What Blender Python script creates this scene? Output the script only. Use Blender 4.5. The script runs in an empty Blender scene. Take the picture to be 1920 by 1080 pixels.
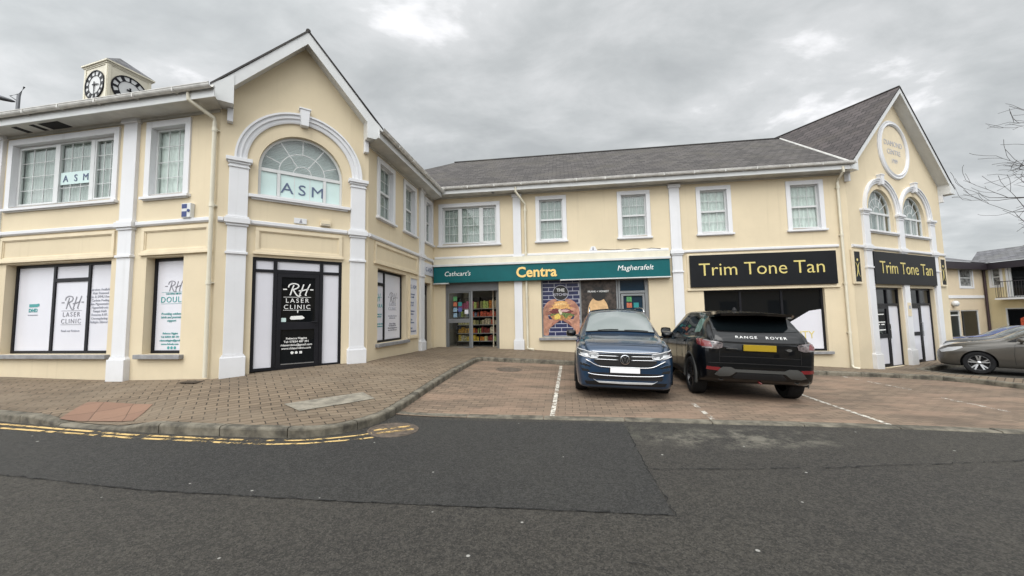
import bpy, math, random
from math import sin, cos, pi, radians as RD, sqrt, atan2
from mathutils import Vector as V, Matrix
from mathutils.geometry import tessellate_polygon, delaunay_2d_cdt
from mathutils.bvhtree import BVHTree
import numpy as np
random.seed(7)
sc = bpy.context.scene
col = sc.collection

# ------------------------------------------------------------------ camera
cd = bpy.data.cameras.new('camera'); cam = bpy.data.objects.new('camera', cd); col.objects.link(cam)
cd.sensor_width = 36; cd.lens = 717.127 / 1920 * 36; cd.clip_end = 2000; cd.clip_start = .05
cam.matrix_world = Matrix.Translation((0, 0, 1.5)) @ Matrix.Rotation(RD(90 + 4.2324), 4, 'X') @ Matrix.Rotation(RD(-1.0576), 4, 'Z')
sc.camera = cam
sc.view_settings.view_transform = 'Standard'; sc.view_settings.look = 'None'
sc.view_settings.exposure = 0.10; sc.view_settings.gamma = 1

# ------------------------------------------------------------------ world: overcast sky
SUN_EL, SUN_AZ = RD(52), RD(200)          # azimuth measured from +Y clockwise (sun behind the viewer, a bit left)
SUN_DIR = V((sin(SUN_AZ) * cos(SUN_EL), cos(SUN_AZ) * cos(SUN_EL), sin(SUN_EL)))
w = bpy.data.worlds.new('World'); sc.world = w; w.use_nodes = True
nt = w.node_tree; nt.nodes.clear(); N = nt.nodes.new; LK = nt.links.new
def wmath(op, a, b=None, c=None):
    n = N('ShaderNodeMath'); n.operation = op
    for i, x in enumerate((a, b, c)):
        if x is None: continue
        if isinstance(x, (int, float)): n.inputs[i].default_value = x
        else: LK(x, n.inputs[i])
    return n.outputs[0]
sky = N('ShaderNodeTexSky'); sky.sky_type = 'NISHITA'; sky.sun_disc = False; sky.sun_elevation = SUN_EL; sky.sun_rotation = SUN_AZ
bg1 = N('ShaderNodeBackground'); bg1.inputs[1].default_value = .08; LK(sky.outputs[0], bg1.inputs[0])
geo = N('ShaderNodeTexCoord'); sep = N('ShaderNodeSeparateXYZ'); LK(geo.outputs['Generated'], sep.inputs[0])
zc = wmath('ADD', wmath('MAXIMUM', sep.outputs[2], 0.0), .22)
cmb = N('ShaderNodeCombineXYZ'); LK(wmath('DIVIDE', sep.outputs[0], zc), cmb.inputs[0]); LK(wmath('DIVIDE', sep.outputs[1], zc), cmb.inputs[1])
mp = N('ShaderNodeMapping'); mp.inputs['Location'].default_value = (3.3, 1.7, 0); mp.inputs['Rotation'].default_value = (0, 0, .35); mp.inputs['Scale'].default_value = (.9, 1.25, 1); LK(cmb.outputs[0], mp.inputs[0])
def wnoise(sc_, det, rough, dist):
    n = N('ShaderNodeTexNoise'); n.inputs['Scale'].default_value = sc_; n.inputs['Detail'].default_value = det
    n.inputs['Roughness'].default_value = rough; n.inputs['Distortion'].default_value = dist; LK(mp.outputs[0], n.inputs['Vector']); return n.outputs[0]
cl = wmath('ADD', wmath('MULTIPLY', wnoise(1.0, 7, .52, .4), .60), wmath('MULTIPLY', wnoise(3.0, 7, .58, .3), .40))
rmp = N('ShaderNodeValToRGB'); LK(cl, rmp.inputs[0]); cr = rmp.color_ramp
cr.elements[0].position = .38; cr.elements[0].color = (.45, .472, .482, 1)
cr.elements[1].position = .59; cr.elements[1].color = (.98, .98, 1.0, 1)
e = cr.elements.new(.46); e.color = (.54, .562, .57, 1)
e = cr.elements.new(.54); e.color = (.67, .685, .695, 1)
# glow added towards the sun, out of view, lights the walls; paler near horizon
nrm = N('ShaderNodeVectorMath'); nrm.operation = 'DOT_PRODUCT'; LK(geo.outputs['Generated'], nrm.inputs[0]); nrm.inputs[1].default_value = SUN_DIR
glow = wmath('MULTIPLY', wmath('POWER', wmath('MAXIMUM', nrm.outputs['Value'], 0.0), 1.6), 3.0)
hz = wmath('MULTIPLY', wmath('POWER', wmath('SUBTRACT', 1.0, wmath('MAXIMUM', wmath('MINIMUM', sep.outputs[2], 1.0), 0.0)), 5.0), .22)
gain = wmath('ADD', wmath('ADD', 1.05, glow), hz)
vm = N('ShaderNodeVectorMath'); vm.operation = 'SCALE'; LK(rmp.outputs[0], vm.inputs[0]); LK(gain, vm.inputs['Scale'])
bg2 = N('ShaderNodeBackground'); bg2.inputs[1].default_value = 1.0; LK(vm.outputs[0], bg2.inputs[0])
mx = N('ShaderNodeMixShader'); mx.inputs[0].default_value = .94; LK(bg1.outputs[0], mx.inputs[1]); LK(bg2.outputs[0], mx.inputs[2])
wo = N('ShaderNodeOutputWorld'); LK(mx.outputs[0], wo.inputs[0])

sl = bpy.data.lights.new('sun', 'SUN'); so = bpy.data.objects.new('sun', sl); col.objects.link(so)
sl.energy = 1.5; sl.angle = RD(45); sl.color = (1, .97, .92)
so.rotation_euler = (-SUN_DIR).to_track_quat('-Z', 'Y').to_euler()

# ------------------------------------------------------------------ materials
MATS = {}
class NB:
    def __init__(s, name):
        s.m = bpy.data.materials.new(name); s.m.use_nodes = True; s.t = s.m.node_tree; s.p = s.t.nodes['Principled BSDF']; s.out = s.t.nodes['Material Output']
        MATS[name] = s.m
    def n(s, ty, **kw):
        x = s.t.nodes.new(ty)
        for k, v_ in kw.items():
            if k in x.inputs.keys(): s.set(x, k, v_)
            else: setattr(x, k, v_)
        return x
    def set(s, x, k, v_):
        if hasattr(v_, 'is_output') or isinstance(v_, bpy.types.NodeSocket): s.t.links.new(v_, x.inputs[k])
        else: x.inputs[k].default_value = v_
    def math(s, op, a, b=None, c=None, clamp=False):
        x = s.t.nodes.new('ShaderNodeMath'); x.operation = op; x.use_clamp = clamp
        for i, q in enumerate((a, b, c)):
            if q is not None: s.set(x, i, q)
        return x.outputs[0]
    def ss(s, v_, a, b):
        x = s.t.nodes.new('ShaderNodeMapRange'); x.interpolation_type = 'SMOOTHSTEP'; s.set(x, 0, v_); x.inputs[1].default_value = a; x.inputs[2].default_value = b; return x.outputs[0]
    def mix(s, f, a, b, bt='MIX'):
        x = s.t.nodes.new('ShaderNodeMix'); x.data_type = 'RGBA'; x.blend_type = bt
        s.set(x, 0, f); s.set(x, 6, a if not isinstance(a, tuple) else (*a[:3], 1)); s.set(x, 7, b if not isinstance(b, tuple) else (*b[:3], 1)); return x.outputs[2]
    def pos(s):
        return s.t.nodes.new('ShaderNodeNewGeometry').outputs['Position']
    def noise(s, vec, scale, det=4, rough=.5, dist=0):
        x = s.n('ShaderNodeTexNoise'); s.set(x, 'Vector', vec); x.inputs['Scale'].default_value = scale; x.inputs['Detail'].default_value = det; x.inputs['Roughness'].default_value = rough; x.inputs['Distortion'].default_value = dist; return x.outputs[0]
    def mapping(s, vec, rot=0, scale=(1, 1, 1), loc=(0, 0, 0)):
        x = s.n('ShaderNodeMapping'); s.set(x, 'Vector', vec); x.inputs['Rotation'].default_value = (0, 0, rot); x.inputs['Scale'].default_value = scale; x.inputs['Location'].default_value = loc; return x.outputs[0]
    def bump(s, h, d=.01, st=.5):
        x = s.n('ShaderNodeBump'); x.inputs['Distance'].default_value = d; x.inputs['Strength'].default_value = st; s.set(x, 'Height', h); s.t.links.new(x.outputs[0], s.p.inputs['Normal'])
    def fin(s, c=None, r=None, m=None, spec=None, coat=None):
        if c is not None: s.set(s.p, 'Base Color', (*c[:3], 1) if isinstance(c, tuple) else c)
        if r is not None: s.set(s.p, 'Roughness', r)
        if m is not None: s.p.inputs['Metallic'].default_value = m
        if spec is not None: s.p.inputs['Specular IOR Level'].default_value = spec
        if coat is not None: s.p.inputs['Coat Weight'].default_value = coat; s.p.inputs['Coat Roughness'].default_value = .03
        return s.m
def simple(name, c, r=.5, m=0., spec=.5, var=.06, vs=3., coat=None, bump=0):
    b = NB(name); p = b.pos(); f = b.noise(p, vs, 5, .6)
    lo = tuple(max(0, x * (1 - var * 1.6)) for x in c); hi = tuple(min(1, x * (1 + var * 1.6)) for x in c)
    cc = b.mix(b.ss(f, .25, .75), lo, hi)
    if bump: b.bump(b.noise(p, 160, 3), .004, bump)
    return b.fin(cc, r, m, spec, coat)

def render_wall(name, c, dirt=.5):
    b = NB(name); p = b.pos(); s = b.n('ShaderNodeSeparateXYZ'); b.set(s, 0, p); z = s.outputs[2]
    big = b.noise(p, .7, 4, .6); fine = b.noise(p, 9, 5, .6)
    cc = b.mix(b.ss(big, .3, .7), tuple(x * .955 for x in c), tuple(min(1, x * 1.03) for x in c))
    cc = b.mix(b.math('MULTIPLY', b.ss(fine, .5, .8), .10), cc, (c[0] * .8, c[1] * .78, c[2] * .72))
    # vertical rain streaks and a splash band low down
    st = b.noise(b.mapping(p, 0, (7, 7, .25)), 1.0, 4, .6)
    cc = b.mix(b.math('MULTIPLY', b.ss(st, .56, .78),   .40 * dirt), cc, (c[0] * .62, c[1] * .6, c[2] * .55))
    low = b.math('MULTIPLY', b.ss(b.math('SUBTRACT', b.math('ADD', z, b.math('MULTIPLY', b.noise(p, 5, 5, .7), .5)), .45), .55, -.1), .40 * dirt)
    cc = b.mix(low, cc, (.34, .31, .24))
    b.bump(b.noise(p, 110, 3, .6), .004, .35)
    return b.fin(cc, .85, 0, .25)
render_wall('cream_render', (.655, .562, .402)); render_wall('white_paint', (.685, .69, .705), .5); render_wall('pale_render', (.62, .52, .38)); render_wall('yellow_render', (.62, .53, .33))
simple('cream_trim', (.68, .585, .42), .6, var=.04, vs=3)
simple('cream_pvc', (.66, .62, .50), .35, var=.04)
simple('white_pvc', (.60, .61, .605), .3, var=.03)
simple('gutter_pvc', (.58, .57, .54), .4, var=.12, vs=6)
simple('soffit_pvc', (.50, .49, .455), .5, var=.08)
simple('black_frame', (.012, .012, .015), .4, spec=.2, var=.1)
simple('grey_frame', (.16, .165, .17), .4, var=.06)
simple('light_grey_frame', (.22, .23, .235), .4, var=.06)
simple('stone_sill', (.24, .24, .245), .7, var=.12, vs=8, bump=.3)
simple('white_film', (.66, .66, .71), .22, var=.02, vs=1)
simple('gold_text', (.62, .52, .18), .4, var=.02)
simple('orange_text', (.85, .58, .20), .4, var=.02)
simple('white_text', (.8, .8, .78), .4, var=.01)
simple('grey_text', (.25, .25, .28), .5, var=.01)
simple('faint_text', (.36, .37, .42), .5, var=.01)
simple('teal_text', (.06, .30, .30), .5, var=.01)
simple('navy_text', (.09, .12, .20), .5, var=.01)
simple('teal_board', (.003, .098, .106), .4, spec=.25, var=.05)
simple('black_board', (.010, .011, .013), .45, spec=.18, var=.08)
simple('aqua_film', (.55, .69, .67), .3, var=.02)
simple('dark_plastic', (.013, .013, .014), .6, spec=.25, var=.1, bump=.2)
simple('void_black', (.006, .006, .006), .8)
simple('chrome', (.55, .56, .58), .14, 1., var=.01)
simple('rubber', (.014, .014, .015), .8, spec=.2, var=.15)
simple('alloy', (.55, .56, .57), .3, .9, var=.03)
simple('black_alloy', (.02, .02, .022), .25, .3)
simple('plate_white', (.82, .83, .85), .3, var=.01)
simple('plate_yellow', (.33, .225, .012), .35, var=.03, vs=20)
simple('lamp_red', (.14, .008, .010), .12, coat=1., var=.02)
simple('lamp_clear', (.45, .46, .47), .12, coat=1., var=.05)
simple('lamp_tail', (.14, .12, .12), .12, coat=1., var=.3, vs=30); simple('lamp_dark', (.05, .055, .06), .1, coat=1.)
simple('skid_grey', (.055, .055, .052), .5, spec=.3, var=.05); simple('silver_trim', (.62, .63, .64), .35, .3, var=.02)
simple('bark', (.055, .048, .045), .9, var=.2, vs=15, bump=.6)
simple('iron', (.10, .078, .06), .7, .1, var=.3, vs=14, bump=.6)
simple('lamp_metal', (.13, .135, .145), .5, .3)
simple('brown_pipe', (.045, .025, .03), .5)
simple('brown_door', (.10, .09, .08), .45)
simple('dark_fascia', (.02, .015, .02), .5)
simple('grey_interior', (.16, .155, .14), .8)
simple('cream_interior', (.45, .40, .30), .8)
simple('shelf_metal', (.30, .30, .29), .5)
simple('floor_tile', (.10, .10, .095), .4)
simple('blue_sign', (.02, .04, .16), .4)
simple('tan_ad', (.62, .40, .20), .5, var=.1, vs=9)
simple('skin_print', (.42, .21, .14), .5, var=.25, vs=6)
simple('bun_print', (.62, .34, .12), .5, var=.2, vs=14)
simple('skin_dark', (.30, .13, .09), .5, var=.2, vs=9); simple('bun_dark', (.42, .20, .07), .5, var=.3, vs=14); simple('bun_light', (.70, .46, .20), .5, var=.2, vs=20); simple('meat_print', (.14, .03, .03), .5, var=.4, vs=30)
simple('lettuce_print', (.12, .17, .05), .5, var=.5, vs=40)
simple('cheese_print', (.65, .48, .10), .5, var=.2, vs=30)
simple('onion_print', (.55, .33, .33), .5, var=.3, vs=30)
simple('print_navy', (.018, .022, .075), .4, var=.25, vs=12)
simple('print_line', (.42, .42, .48), .4, var=.03)
simple('print_black', (.015, .014, .013), .4)
simple('sticker_green', (.08, .27, .10), .4, var=.4, vs=30); simple('sticker_orange', (.42, .12, .06), .4, var=.4, vs=30)
simple('sticker_teal', (.02, .22, .22), .4); simple('sticker_blue', (.22, .33, .42), .4, var=.4, vs=30); simple('sticker_navy', (.08, .1, .3), .4)
def paint(name, c, flake=.35, coat=1.0, spec=.5):
    b = NB(name); p = b.pos(); f = b.noise(p, 2.3, 4)
    d = b.ss(b.noise(p, 14, 5, .7), .55, .85)
    cc = b.mix(b.math('MULTIPLY', d, .10), b.mix(f, tuple(x * .85 for x in c), tuple(x * 1.15 for x in c)), (.12, .11, .10))
    return b.fin(cc, b.math('ADD', .32, b.math('MULTIPLY', d, .2)), flake, spec, coat)
paint('paint_blue', (.008, .034, .078), .4); paint('paint_black', (.002, .0024, .0032), .0, .7, .12); paint('paint_grey', (.092, .084, .072), .55)
paint('paint_navy', (.03, .05, .16), .4); paint('paint_slate', (.09, .095, .10), .5); paint('paint_silver', (.4, .41, .42), .7)
def glossy_glass(name, c, r=.03, ior=1.5, spec=.5):
    b = NB(name); b.p.inputs['IOR'].default_value = ior
    return b.fin(c, r, 0, spec)
glossy_glass('car_glass', (.004, .006, .007), .03, 1.5, .5); glossy_glass('screen_sheen_glass', (.13, .155, .148), .04, 1.7, 1.0)  # windscreen's pale base colour stands in for the reflected sky
glossy_glass('green_glass', (.12, .20, .17), .04, 1.6, .8)
glossy_glass('dark_glass', (.006, .007, .008), .04, 1.45, .36)
def clear_glass():
    b = NB('clear_glass'); tr = b.n('ShaderNodeBsdfTransparent'); gl = b.n('ShaderNodeBsdfGlossy'); gl.inputs['Roughness'].default_value = .02
    tr.inputs[0].default_value = (.93, .955, .945, 1)
    g_ = b.n('ShaderNodeNewGeometry'); dp = b.n('ShaderNodeVectorMath', operation='DOT_PRODUCT'); b.set(dp, 0, g_.outputs['Incoming']); b.t.links.new(g_.outputs['Normal'], dp.inputs[1])
    co_ = b.math('ABSOLUTE', dp.outputs['Value']); fr_ = b.math('ADD', .045, b.math('MULTIPLY', .955, b.math('POWER', b.math('SUBTRACT', 1.0, co_, clamp=True), 5.0)))
    m_ = b.n('ShaderNodeMixShader'); b.t.links.new(fr_, m_.inputs[0]); b.t.links.new(tr.outputs[0], m_.inputs[1]); b.t.links.new(gl.outputs[0], m_.inputs[2])
    b.t.links.new(m_.outputs[0], b.out.inputs[0]); return b.m
clear_glass()
def blind(name, c, vert=True, folds=60):
    b = NB(name); tc = b.n('ShaderNodeTexCoord').outputs['UV']; s = b.n('ShaderNodeSeparateXYZ'); b.set(s, 0, tc)
    if vert: wv = b.math('SINE', b.math('ADD', b.math('MULTIPLY', s.outputs[0], folds), b.math('MULTIPLY', b.noise(tc, 2.5, 3), 12)))
    else: wv = b.math('SINE', b.math('MULTIPLY', s.outputs[1], folds))
    f = b.math('MULTIPLY', b.math('ADD', wv, 1.0), .5)
    cc = b.mix(f, tuple(x * .82 for x in c), c); b.bump(f, .02, .5)
    pat = b.ss(b.noise(tc, 16, 3, .7), .5, .62)
    cc = b.mix(b.math('MULTIPLY', pat, .18), cc, (c[0] * .55, c[1] * .6, c[2] * .55))
    return b.fin(cc, .9)
blind('blind_dark', (.46, .50, .48), True, 70); blind('blind_pale', (.72, .76, .73), True, 55); blind('slat_blind', (.50, .54, .54), False, 170)

def asphalt(name, c, worn=True):
    b = NB(name); p = b.pos()
    big = b.noise(p, .35, 5, .6, .4); mid = b.noise(p, 2.2, 5, .65); fin_ = b.noise(p, 75, 3, .7); vf = b.noise(p, 230, 2, .6)
    cc = b.mix(b.ss(big, .34, .66), tuple(x * .78 for x in c), (c[0] * 1.30, c[1] * 1.27, c[2] * 1.12))
    cc = b.mix(b.math('MULTIPLY', b.ss(mid, .45, .75), .5), cc, tuple(x * 1.6 * k for x, k in zip(c, (1, .97, .88))))
    for sv, hi, lo, am in ((95, 2.7, .25, .75), (38, 2.2, .4, .45)):
        vr = b.n('ShaderNodeTexVoronoi'); b.set(vr, 'Vector', p); vr.inputs['Scale'].default_value = sv; sx_ = b.n('ShaderNodeSeparateColor'); b.set(sx_, 0, vr.outputs['Color']); rv_ = sx_.outputs[0]
        cc = b.mix(b.math('MULTIPLY', b.ss(rv_, .60, .98), am), cc, (c[0] * hi, c[1] * hi, c[2] * hi * .95)); cc = b.mix(b.math('MULTIPLY', b.ss(rv_, .40, .05), am), cc, tuple(x * lo for x in c))
    agg = b.noise(p, 24, 4, .75); cc = b.mix(b.math('MULTIPLY', b.ss(agg, .55, .75), .45), cc, tuple(x * 1.9 for x in c)); cc = b.mix(b.math('MULTIPLY', b.ss(agg, .44, .28), .6), cc, tuple(x * .45 for x in c))
    cc = b.mix(b.math('MULTIPLY', b.ss(fin_, .52, .68), .7), cc, tuple(x * 2.6 for x in c))
    cc = b.mix(b.math('MULTIPLY', b.ss(fin_, .46, .28), .7), cc, tuple(x * .30 for x in c))
    if worn:
        s = b.n('ShaderNodeSeparateXYZ'); b.set(s, 0, p)
        dx = b.math('DIVIDE', b.math('SUBTRACT', s.outputs[0], 2.9), 1.35); dy = b.math('DIVIDE', b.math('SUBTRACT', s.outputs[1], 5.0), .42)
        r2 = b.math('ADD', b.math('MULTIPLY', dx, dx), b.math('MULTIPLY', dy, dy))
        sp = b.math('MULTIPLY', b.ss(r2, 1.5, .1), b.ss(b.noise(p, 3.5, 6, .75), .42, .66))
        cc = b.mix(b.math('MULTIPLY', sp, .6), cc, (.27, .25, .20))
        dx = b.math('DIVIDE', b.math('SUBTRACT', s.outputs[0], .3), 2.4); dy = b.math('DIVIDE', b.math('SUBTRACT', s.outputs[1], 5.3), .5)
        r2 = b.math('ADD', b.math('MULTIPLY', dx, dx), b.math('MULTIPLY', dy, dy))
        sp = b.math('MULTIPLY', b.ss(r2, 1.4, .1), b.ss(b.noise(p, 4.5, 6, .75), .45, .70))
        cc = b.mix(b.math('MULTIPLY', sp, .38), cc, (.20, .20, .15))
    vo = b.n('ShaderNodeTexVoronoi'); b.set(vo, 'Vector', p); vo.inputs['Scale'].default_value = 3.0
    cc = b.mix(b.ss(b.math('ADD', vo.outputs['Distance'], b.math('MULTIPLY', b.noise(p, 1.3, 2), .06)), .078, .055), cc, (.42, .41, .38))
    b.bump(b.math('ADD', b.math('MULTIPLY', fin_, 1.0), b.math('MULTIPLY', vf, .5)), .02, .9)
    return b.fin(cc, b.math('ADD', .62, b.math('MULTIPLY', fin_, .25)), 0, .45)
asphalt('asphalt', (.036, .033, .029)); asphalt('asphalt_dark', (.027, .0265, .0258), False)
simple('crack', (.012, .012, .012), .95)

def pavers(name, rot, bw, bh, c1, c2, joint, off=.5, jw=.007, stain=(.07, .06, .05), amt=.55, tint=None):
    b = NB(name); p = b.pos(); pm = b.mapping(p, rot)
    wob = b.n('ShaderNodeVectorMath', operation='ADD'); b.set(wob, 0, pm)
    nn = b.n('ShaderNodeTexNoise'); b.set(nn, 'Vector', p); nn.inputs['Scale'].default_value = 1.1; nn.inputs['Detail'].default_value = 2
    sc_ = b.n('ShaderNodeVectorMath', operation='SCALE'); b.set(sc_, 0, nn.outputs['Color']); sc_.inputs['Scale'].default_value = .06
    b.t.links.new(sc_.outputs[0], wob.inputs[1])
    bt = b.n('ShaderNodeTexBrick'); b.set(bt, 'Vector', wob.outputs[0]); bt.offset = off; bt.inputs['Scale'].default_value = 1
    bt.inputs['Brick Width'].default_value = bw; bt.inputs['Row Height'].default_value = bh; bt.inputs['Mortar Size'].default_value = jw; bt.inputs['Mortar Smooth'].default_value = .3; bt.inputs['Bias'].default_value = -.1
    bt.inputs['Color1'].default_value = (*c1, 1); bt.inputs['Color2'].default_value = (*c2, 1); bt.inputs['Mortar'].default_value = (*joint, 1)
    cc = bt.outputs['Color']
    big = b.noise(p, .55, 5, .62, .3); cc = b.mix(b.math('MULTIPLY', b.ss(big, .48, .72), amt), cc, stain)
    if tint: cc = b.mix(b.math('MULTIPLY', b.ss(b.noise(b.mapping(p, .13, (.5, 1.4, 1)), 1.1, 5, .6), .45, .62), .55), cc, tint)
    cc = b.mix(b.math('MULTIPLY', b.ss(b.noise(p, 7, 5, .7), .5, .8), .35), cc, tuple(x * .55 for x in c1))
    cc = b.mix(b.math('MULTIPLY', b.ss(b.noise(p, 60, 3, .7), .5, .75), .25), cc, tuple(min(1, x * 1.5) for x in c2))
    b.bump(b.math('SUBTRACT', b.math('MULTIPLY', b.noise(p, 40, 3), .25), bt.outputs['Fac']), .012, .8)
    return b.fin(cc, .82, 0, .35)
pavers('pavement_blocks', RD(-36), .27, .135, (.210, .160, .110), (.140, .106, .074), (.028, .022, .016), jw=.008, amt=.6, stain=(.085, .066, .046), tint=(.20, .160, .115))
pavers('bay_blocks', RD(7.7), .24, .12, (.215, .158, .112), (.132, .100, .074), (.06, .048, .038), jw=.006, stain=(.105, .078, .058), amt=.75, tint=(.30, .205, .145))
pavers('pink_blocks', RD(-36), .41, .41, (.24, .145, .10), (.20, .12, .085), (.10, .065, .045), off=0, jw=.005, amt=.2, stain=(.25, .12, .08))
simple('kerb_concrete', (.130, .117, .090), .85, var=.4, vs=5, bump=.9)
simple('slab_concrete', (.22, .20, .16), .85, var=.25, vs=5, bump=.6)
def worn_paint(name, c, lo, hi, sc_=9):
    b = NB(name); p = b.pos(); f = b.ss(b.noise(p, sc_, 6, .75), lo, hi); b.fin(c, .7)
    tr = b.n('ShaderNodeBsdfTransparent'); m_ = b.n('ShaderNodeMixShader'); b.t.links.new(f, m_.inputs[0]); b.t.links.new(b.p.outputs[0], m_.inputs[2]); b.t.links.new(tr.outputs[0], m_.inputs[1]); b.t.links.new(m_.outputs[0], b.out.inputs[0])
worn_paint('bay_line_paint', (.60, .57, .50), .40, .56, 11); worn_paint('bay_line_worn', (.55, .52, .46), .44, .62, 8); worn_paint('yellow_paint', (.60, .42, .17), .435, .545, 3.6); worn_paint('yellow_worn', (.62, .42, .16), .42, .60, 7)

def slates(name, c, row=.24, wd=.3):
    b = NB(name); uv = b.n('ShaderNodeTexCoord').outputs['UV']; p = b.pos()
    bt = b.n('ShaderNodeTexBrick'); b.set(bt, 'Vector', uv); bt.inputs['Scale'].default_value = 1; bt.inputs['Brick Width'].default_value = wd; bt.inputs['Row Height'].default_value = row
    bt.inputs['Mortar Size'].default_value = .012; bt.inputs['Mortar Smooth'].default_value = .2; bt.inputs['Bias'].default_value = 0
    bt.inputs['Color1'].default_value = (*[x * .66 for x in c], 1); bt.inputs['Color2'].default_value = (*[x * 1.32 for x in c], 1); bt.inputs['Mortar'].default_value = (*[x * .28 for x in c], 1)
    s = b.n('ShaderNodeSeparateXYZ'); b.set(s, 0, uv); fr = b.math('FRACT', b.math('DIVIDE', s.outputs[1], row))
    cc = b.mix(b.math('MULTIPLY', b.ss(b.noise(p, .8, 5, .65), .45, .7), .5), bt.outputs['Color'], (c[0] * 1.25, c[1] * 1.25, c[2] * 1.05))
    cc = b.mix(b.math('MULTIPLY', b.ss(b.noise(p, 6, 6, .75), .55, .7), .6), cc, tuple(x * .4 for x in c))
    lich = b.ss(b.noise(p, 22, 4, .8), .64, .74); cc = b.mix(b.math('MULTIPLY', lich, .35), cc, (.22, .21, .17))
    b.bump(b.math('SUBTRACT', b.math('MULTIPLY', b.math('SUBTRACT', 1.0, fr), 1.0), b.math('MULTIPLY', bt.outputs['Fac'], .8)), .03, 1.0)
    return b.fin(cc, .72, 0, .4)
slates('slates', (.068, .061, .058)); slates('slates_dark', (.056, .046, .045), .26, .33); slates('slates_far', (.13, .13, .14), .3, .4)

# ------------------------------------------------------------------ mesh helpers
class Frame:
    """wall frame: s along the wall (left to right as seen), o outwards, z up"""
    def __init__(s, org, deg, z0=0.):
        t = RD(deg); s.o = V((org[0], org[1], z0)); s.d = V((cos(t), sin(t), 0)); s.n = V((sin(t), -cos(t), 0)); s.u = V((0, 0, 1))
    def __call__(s, a, b, z): return s.o + s.d * a + s.n * b + s.u * z
ID = Frame((0, 0), 0)
class World:
    def __call__(s, a, b, z): return V((a, b, z))
WF = World()
class MB:
    def __init__(s): s.v = []; s.f = []; s.uv = {}; s.mi = []; s.cur = 0
    def face(s, pts, uv=None):
        i = len(s.v); s.v += [tuple(p) for p in pts]; s.f.append(tuple(range(i, i + len(pts)))); s.mi.append(s.cur)
        if uv: s.uv[len(s.f) - 1] = uv
    def box(s, F, a0, a1, b0, b1, z0, z1):
        c = [F(a, b, z) for z in (z0, z1) for b in (b0, b1) for a in (a0, a1)]
        i = len(s.v); s.v += [tuple(p) for p in c]
        for q in ((0, 2, 3, 1), (4, 5, 7, 6), (0, 1, 5, 4), (2, 6, 7, 3), (0, 4, 6, 2), (1, 3, 7, 5)): s.f.append(tuple(i + k for k in q)); s.mi.append(s.cur)
        return s
    def prism(s, F, poly, b0, b1):
        """poly in (s,z), extruded in o from b0 to b1 (b1 = front)"""
        tri = tessellate_polygon([[V((p[0], p[1], 0)) for p in poly]]); n = len(poly); i = len(s.v)
        s.v += [tuple(F(p[0], b1, p[1])) for p in poly] + [tuple(F(p[0], b0, p[1])) for p in poly]
        for t in tri: s.f.append(tuple(i + k for k in t)); s.f.append(tuple(i + n + k for k in reversed(t))); s.mi += [s.cur] * 2
        for k in range(n): j = (k + 1) % n; s.f.append((i + k, i + n + k, i + n + j, i + j)); s.mi.append(s.cur)
        return s
    def profile(s, F, prof, a0, a1):
        """prof list of (o,z) closed, extruded along s"""
        n = len(prof); i = len(s.v)
        s.v += [tuple(F(a0, p[0], p[1])) for p in prof] + [tuple(F(a1, p[0], p[1])) for p in prof]
        for k in range(n): j = (k + 1) % n; s.f.append((i + k, i + j, i + n + j, i + n + k)); s.mi.append(s.cur)
        s.f.append(tuple(i + k for k in reversed(range(n)))); s.f.append(tuple(i + n + k for k in range(n))); s.mi += [s.cur] * 2
        return s
    def ring(s, F, a0, a1, z0, z1, w_, b0, b1, sides='LRTB'):
        """rectangular frame made of butted bars"""
        if 'B' in sides: s.box(F, a0, a1, b0, b1, z0, z0 + w_)
        if 'T' in sides: s.box(F, a0, a1, b0, b1, z1 - w_, z1)
        zb = z0 + (w_ if 'B' in sides else 0); zt = z1 - (w_ if 'T' in sides else 0)
        if 'L' in sides: s.box(F, a0, a0 + w_, b0, b1, zb, zt)
        if 'R' in sides: s.box(F, a1 - w_, a1, b0, b1, zb, zt)
        return s
    def arc(s, F, ca, cz, prof, t0, t1, n=28):
        """prof (r,o) closed, swept round centre from angle t0 to t1"""
        m = len(prof); i = len(s.v)
        for k in range(n + 1):
            t = t0 + (t1 - t0) * k / n
            s.v += [tuple(F(ca + cos(t) * r, o, cz + sin(t) * r)) for r, o in prof]
        for k in range(n):
            for j in range(m): l = (j + 1) % m; s.f.append((i + k * m + j, i + k * m + l, i + (k + 1) * m + l, i + (k + 1) * m + j)); s.mi.append(s.cur)
        s.f.append(tuple(i + j for j in range(m))); s.f.append(tuple(i + n * m + j for j in reversed(range(m)))); s.mi += [s.cur] * 2
        return s
    def tube(s, pts, r, n=10, cap=True):
        pts = [V(p) for p in pts]; rr = r if isinstance(r, (list, tuple)) else [r] * len(pts); i = len(s.v)
        for k, p in enumerate(pts):
            d = (pts[min(k + 1, len(pts) - 1)] - pts[max(k - 1, 0)]).normalized()
            x = d.cross(V((0, 0, 1)) if abs(d.z) < .95 else V((1, 0, 0))).normalized(); y = d.cross(x)
            for j in range(n): t = 2 * pi * j / n; s.v.append(tuple(p + (x * cos(t) + y * sin(t)) * rr[k]))
        for k in range(len(pts) - 1):
            for j in range(n): l = (j + 1) % n; s.f.append((i + k * n + j, i + k * n + l, i + (k + 1) * n + l, i + (k + 1) * n + j)); s.mi.append(s.cur)
        if cap: s.f.append(tuple(i + j for j in reversed(range(n)))); s.f.append(tuple(i + (len(pts) - 1) * n + j for j in range(n))); s.mi += [s.cur] * 2
        return s
    def disc(s, F, ca, cz, ra, rz, o0, o1, n=32):
        return s.prism(F, [(ca + cos(2 * pi * k / n) * ra, cz + sin(2 * pi * k / n) * rz) for k in range(n)], o0, o1)
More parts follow.
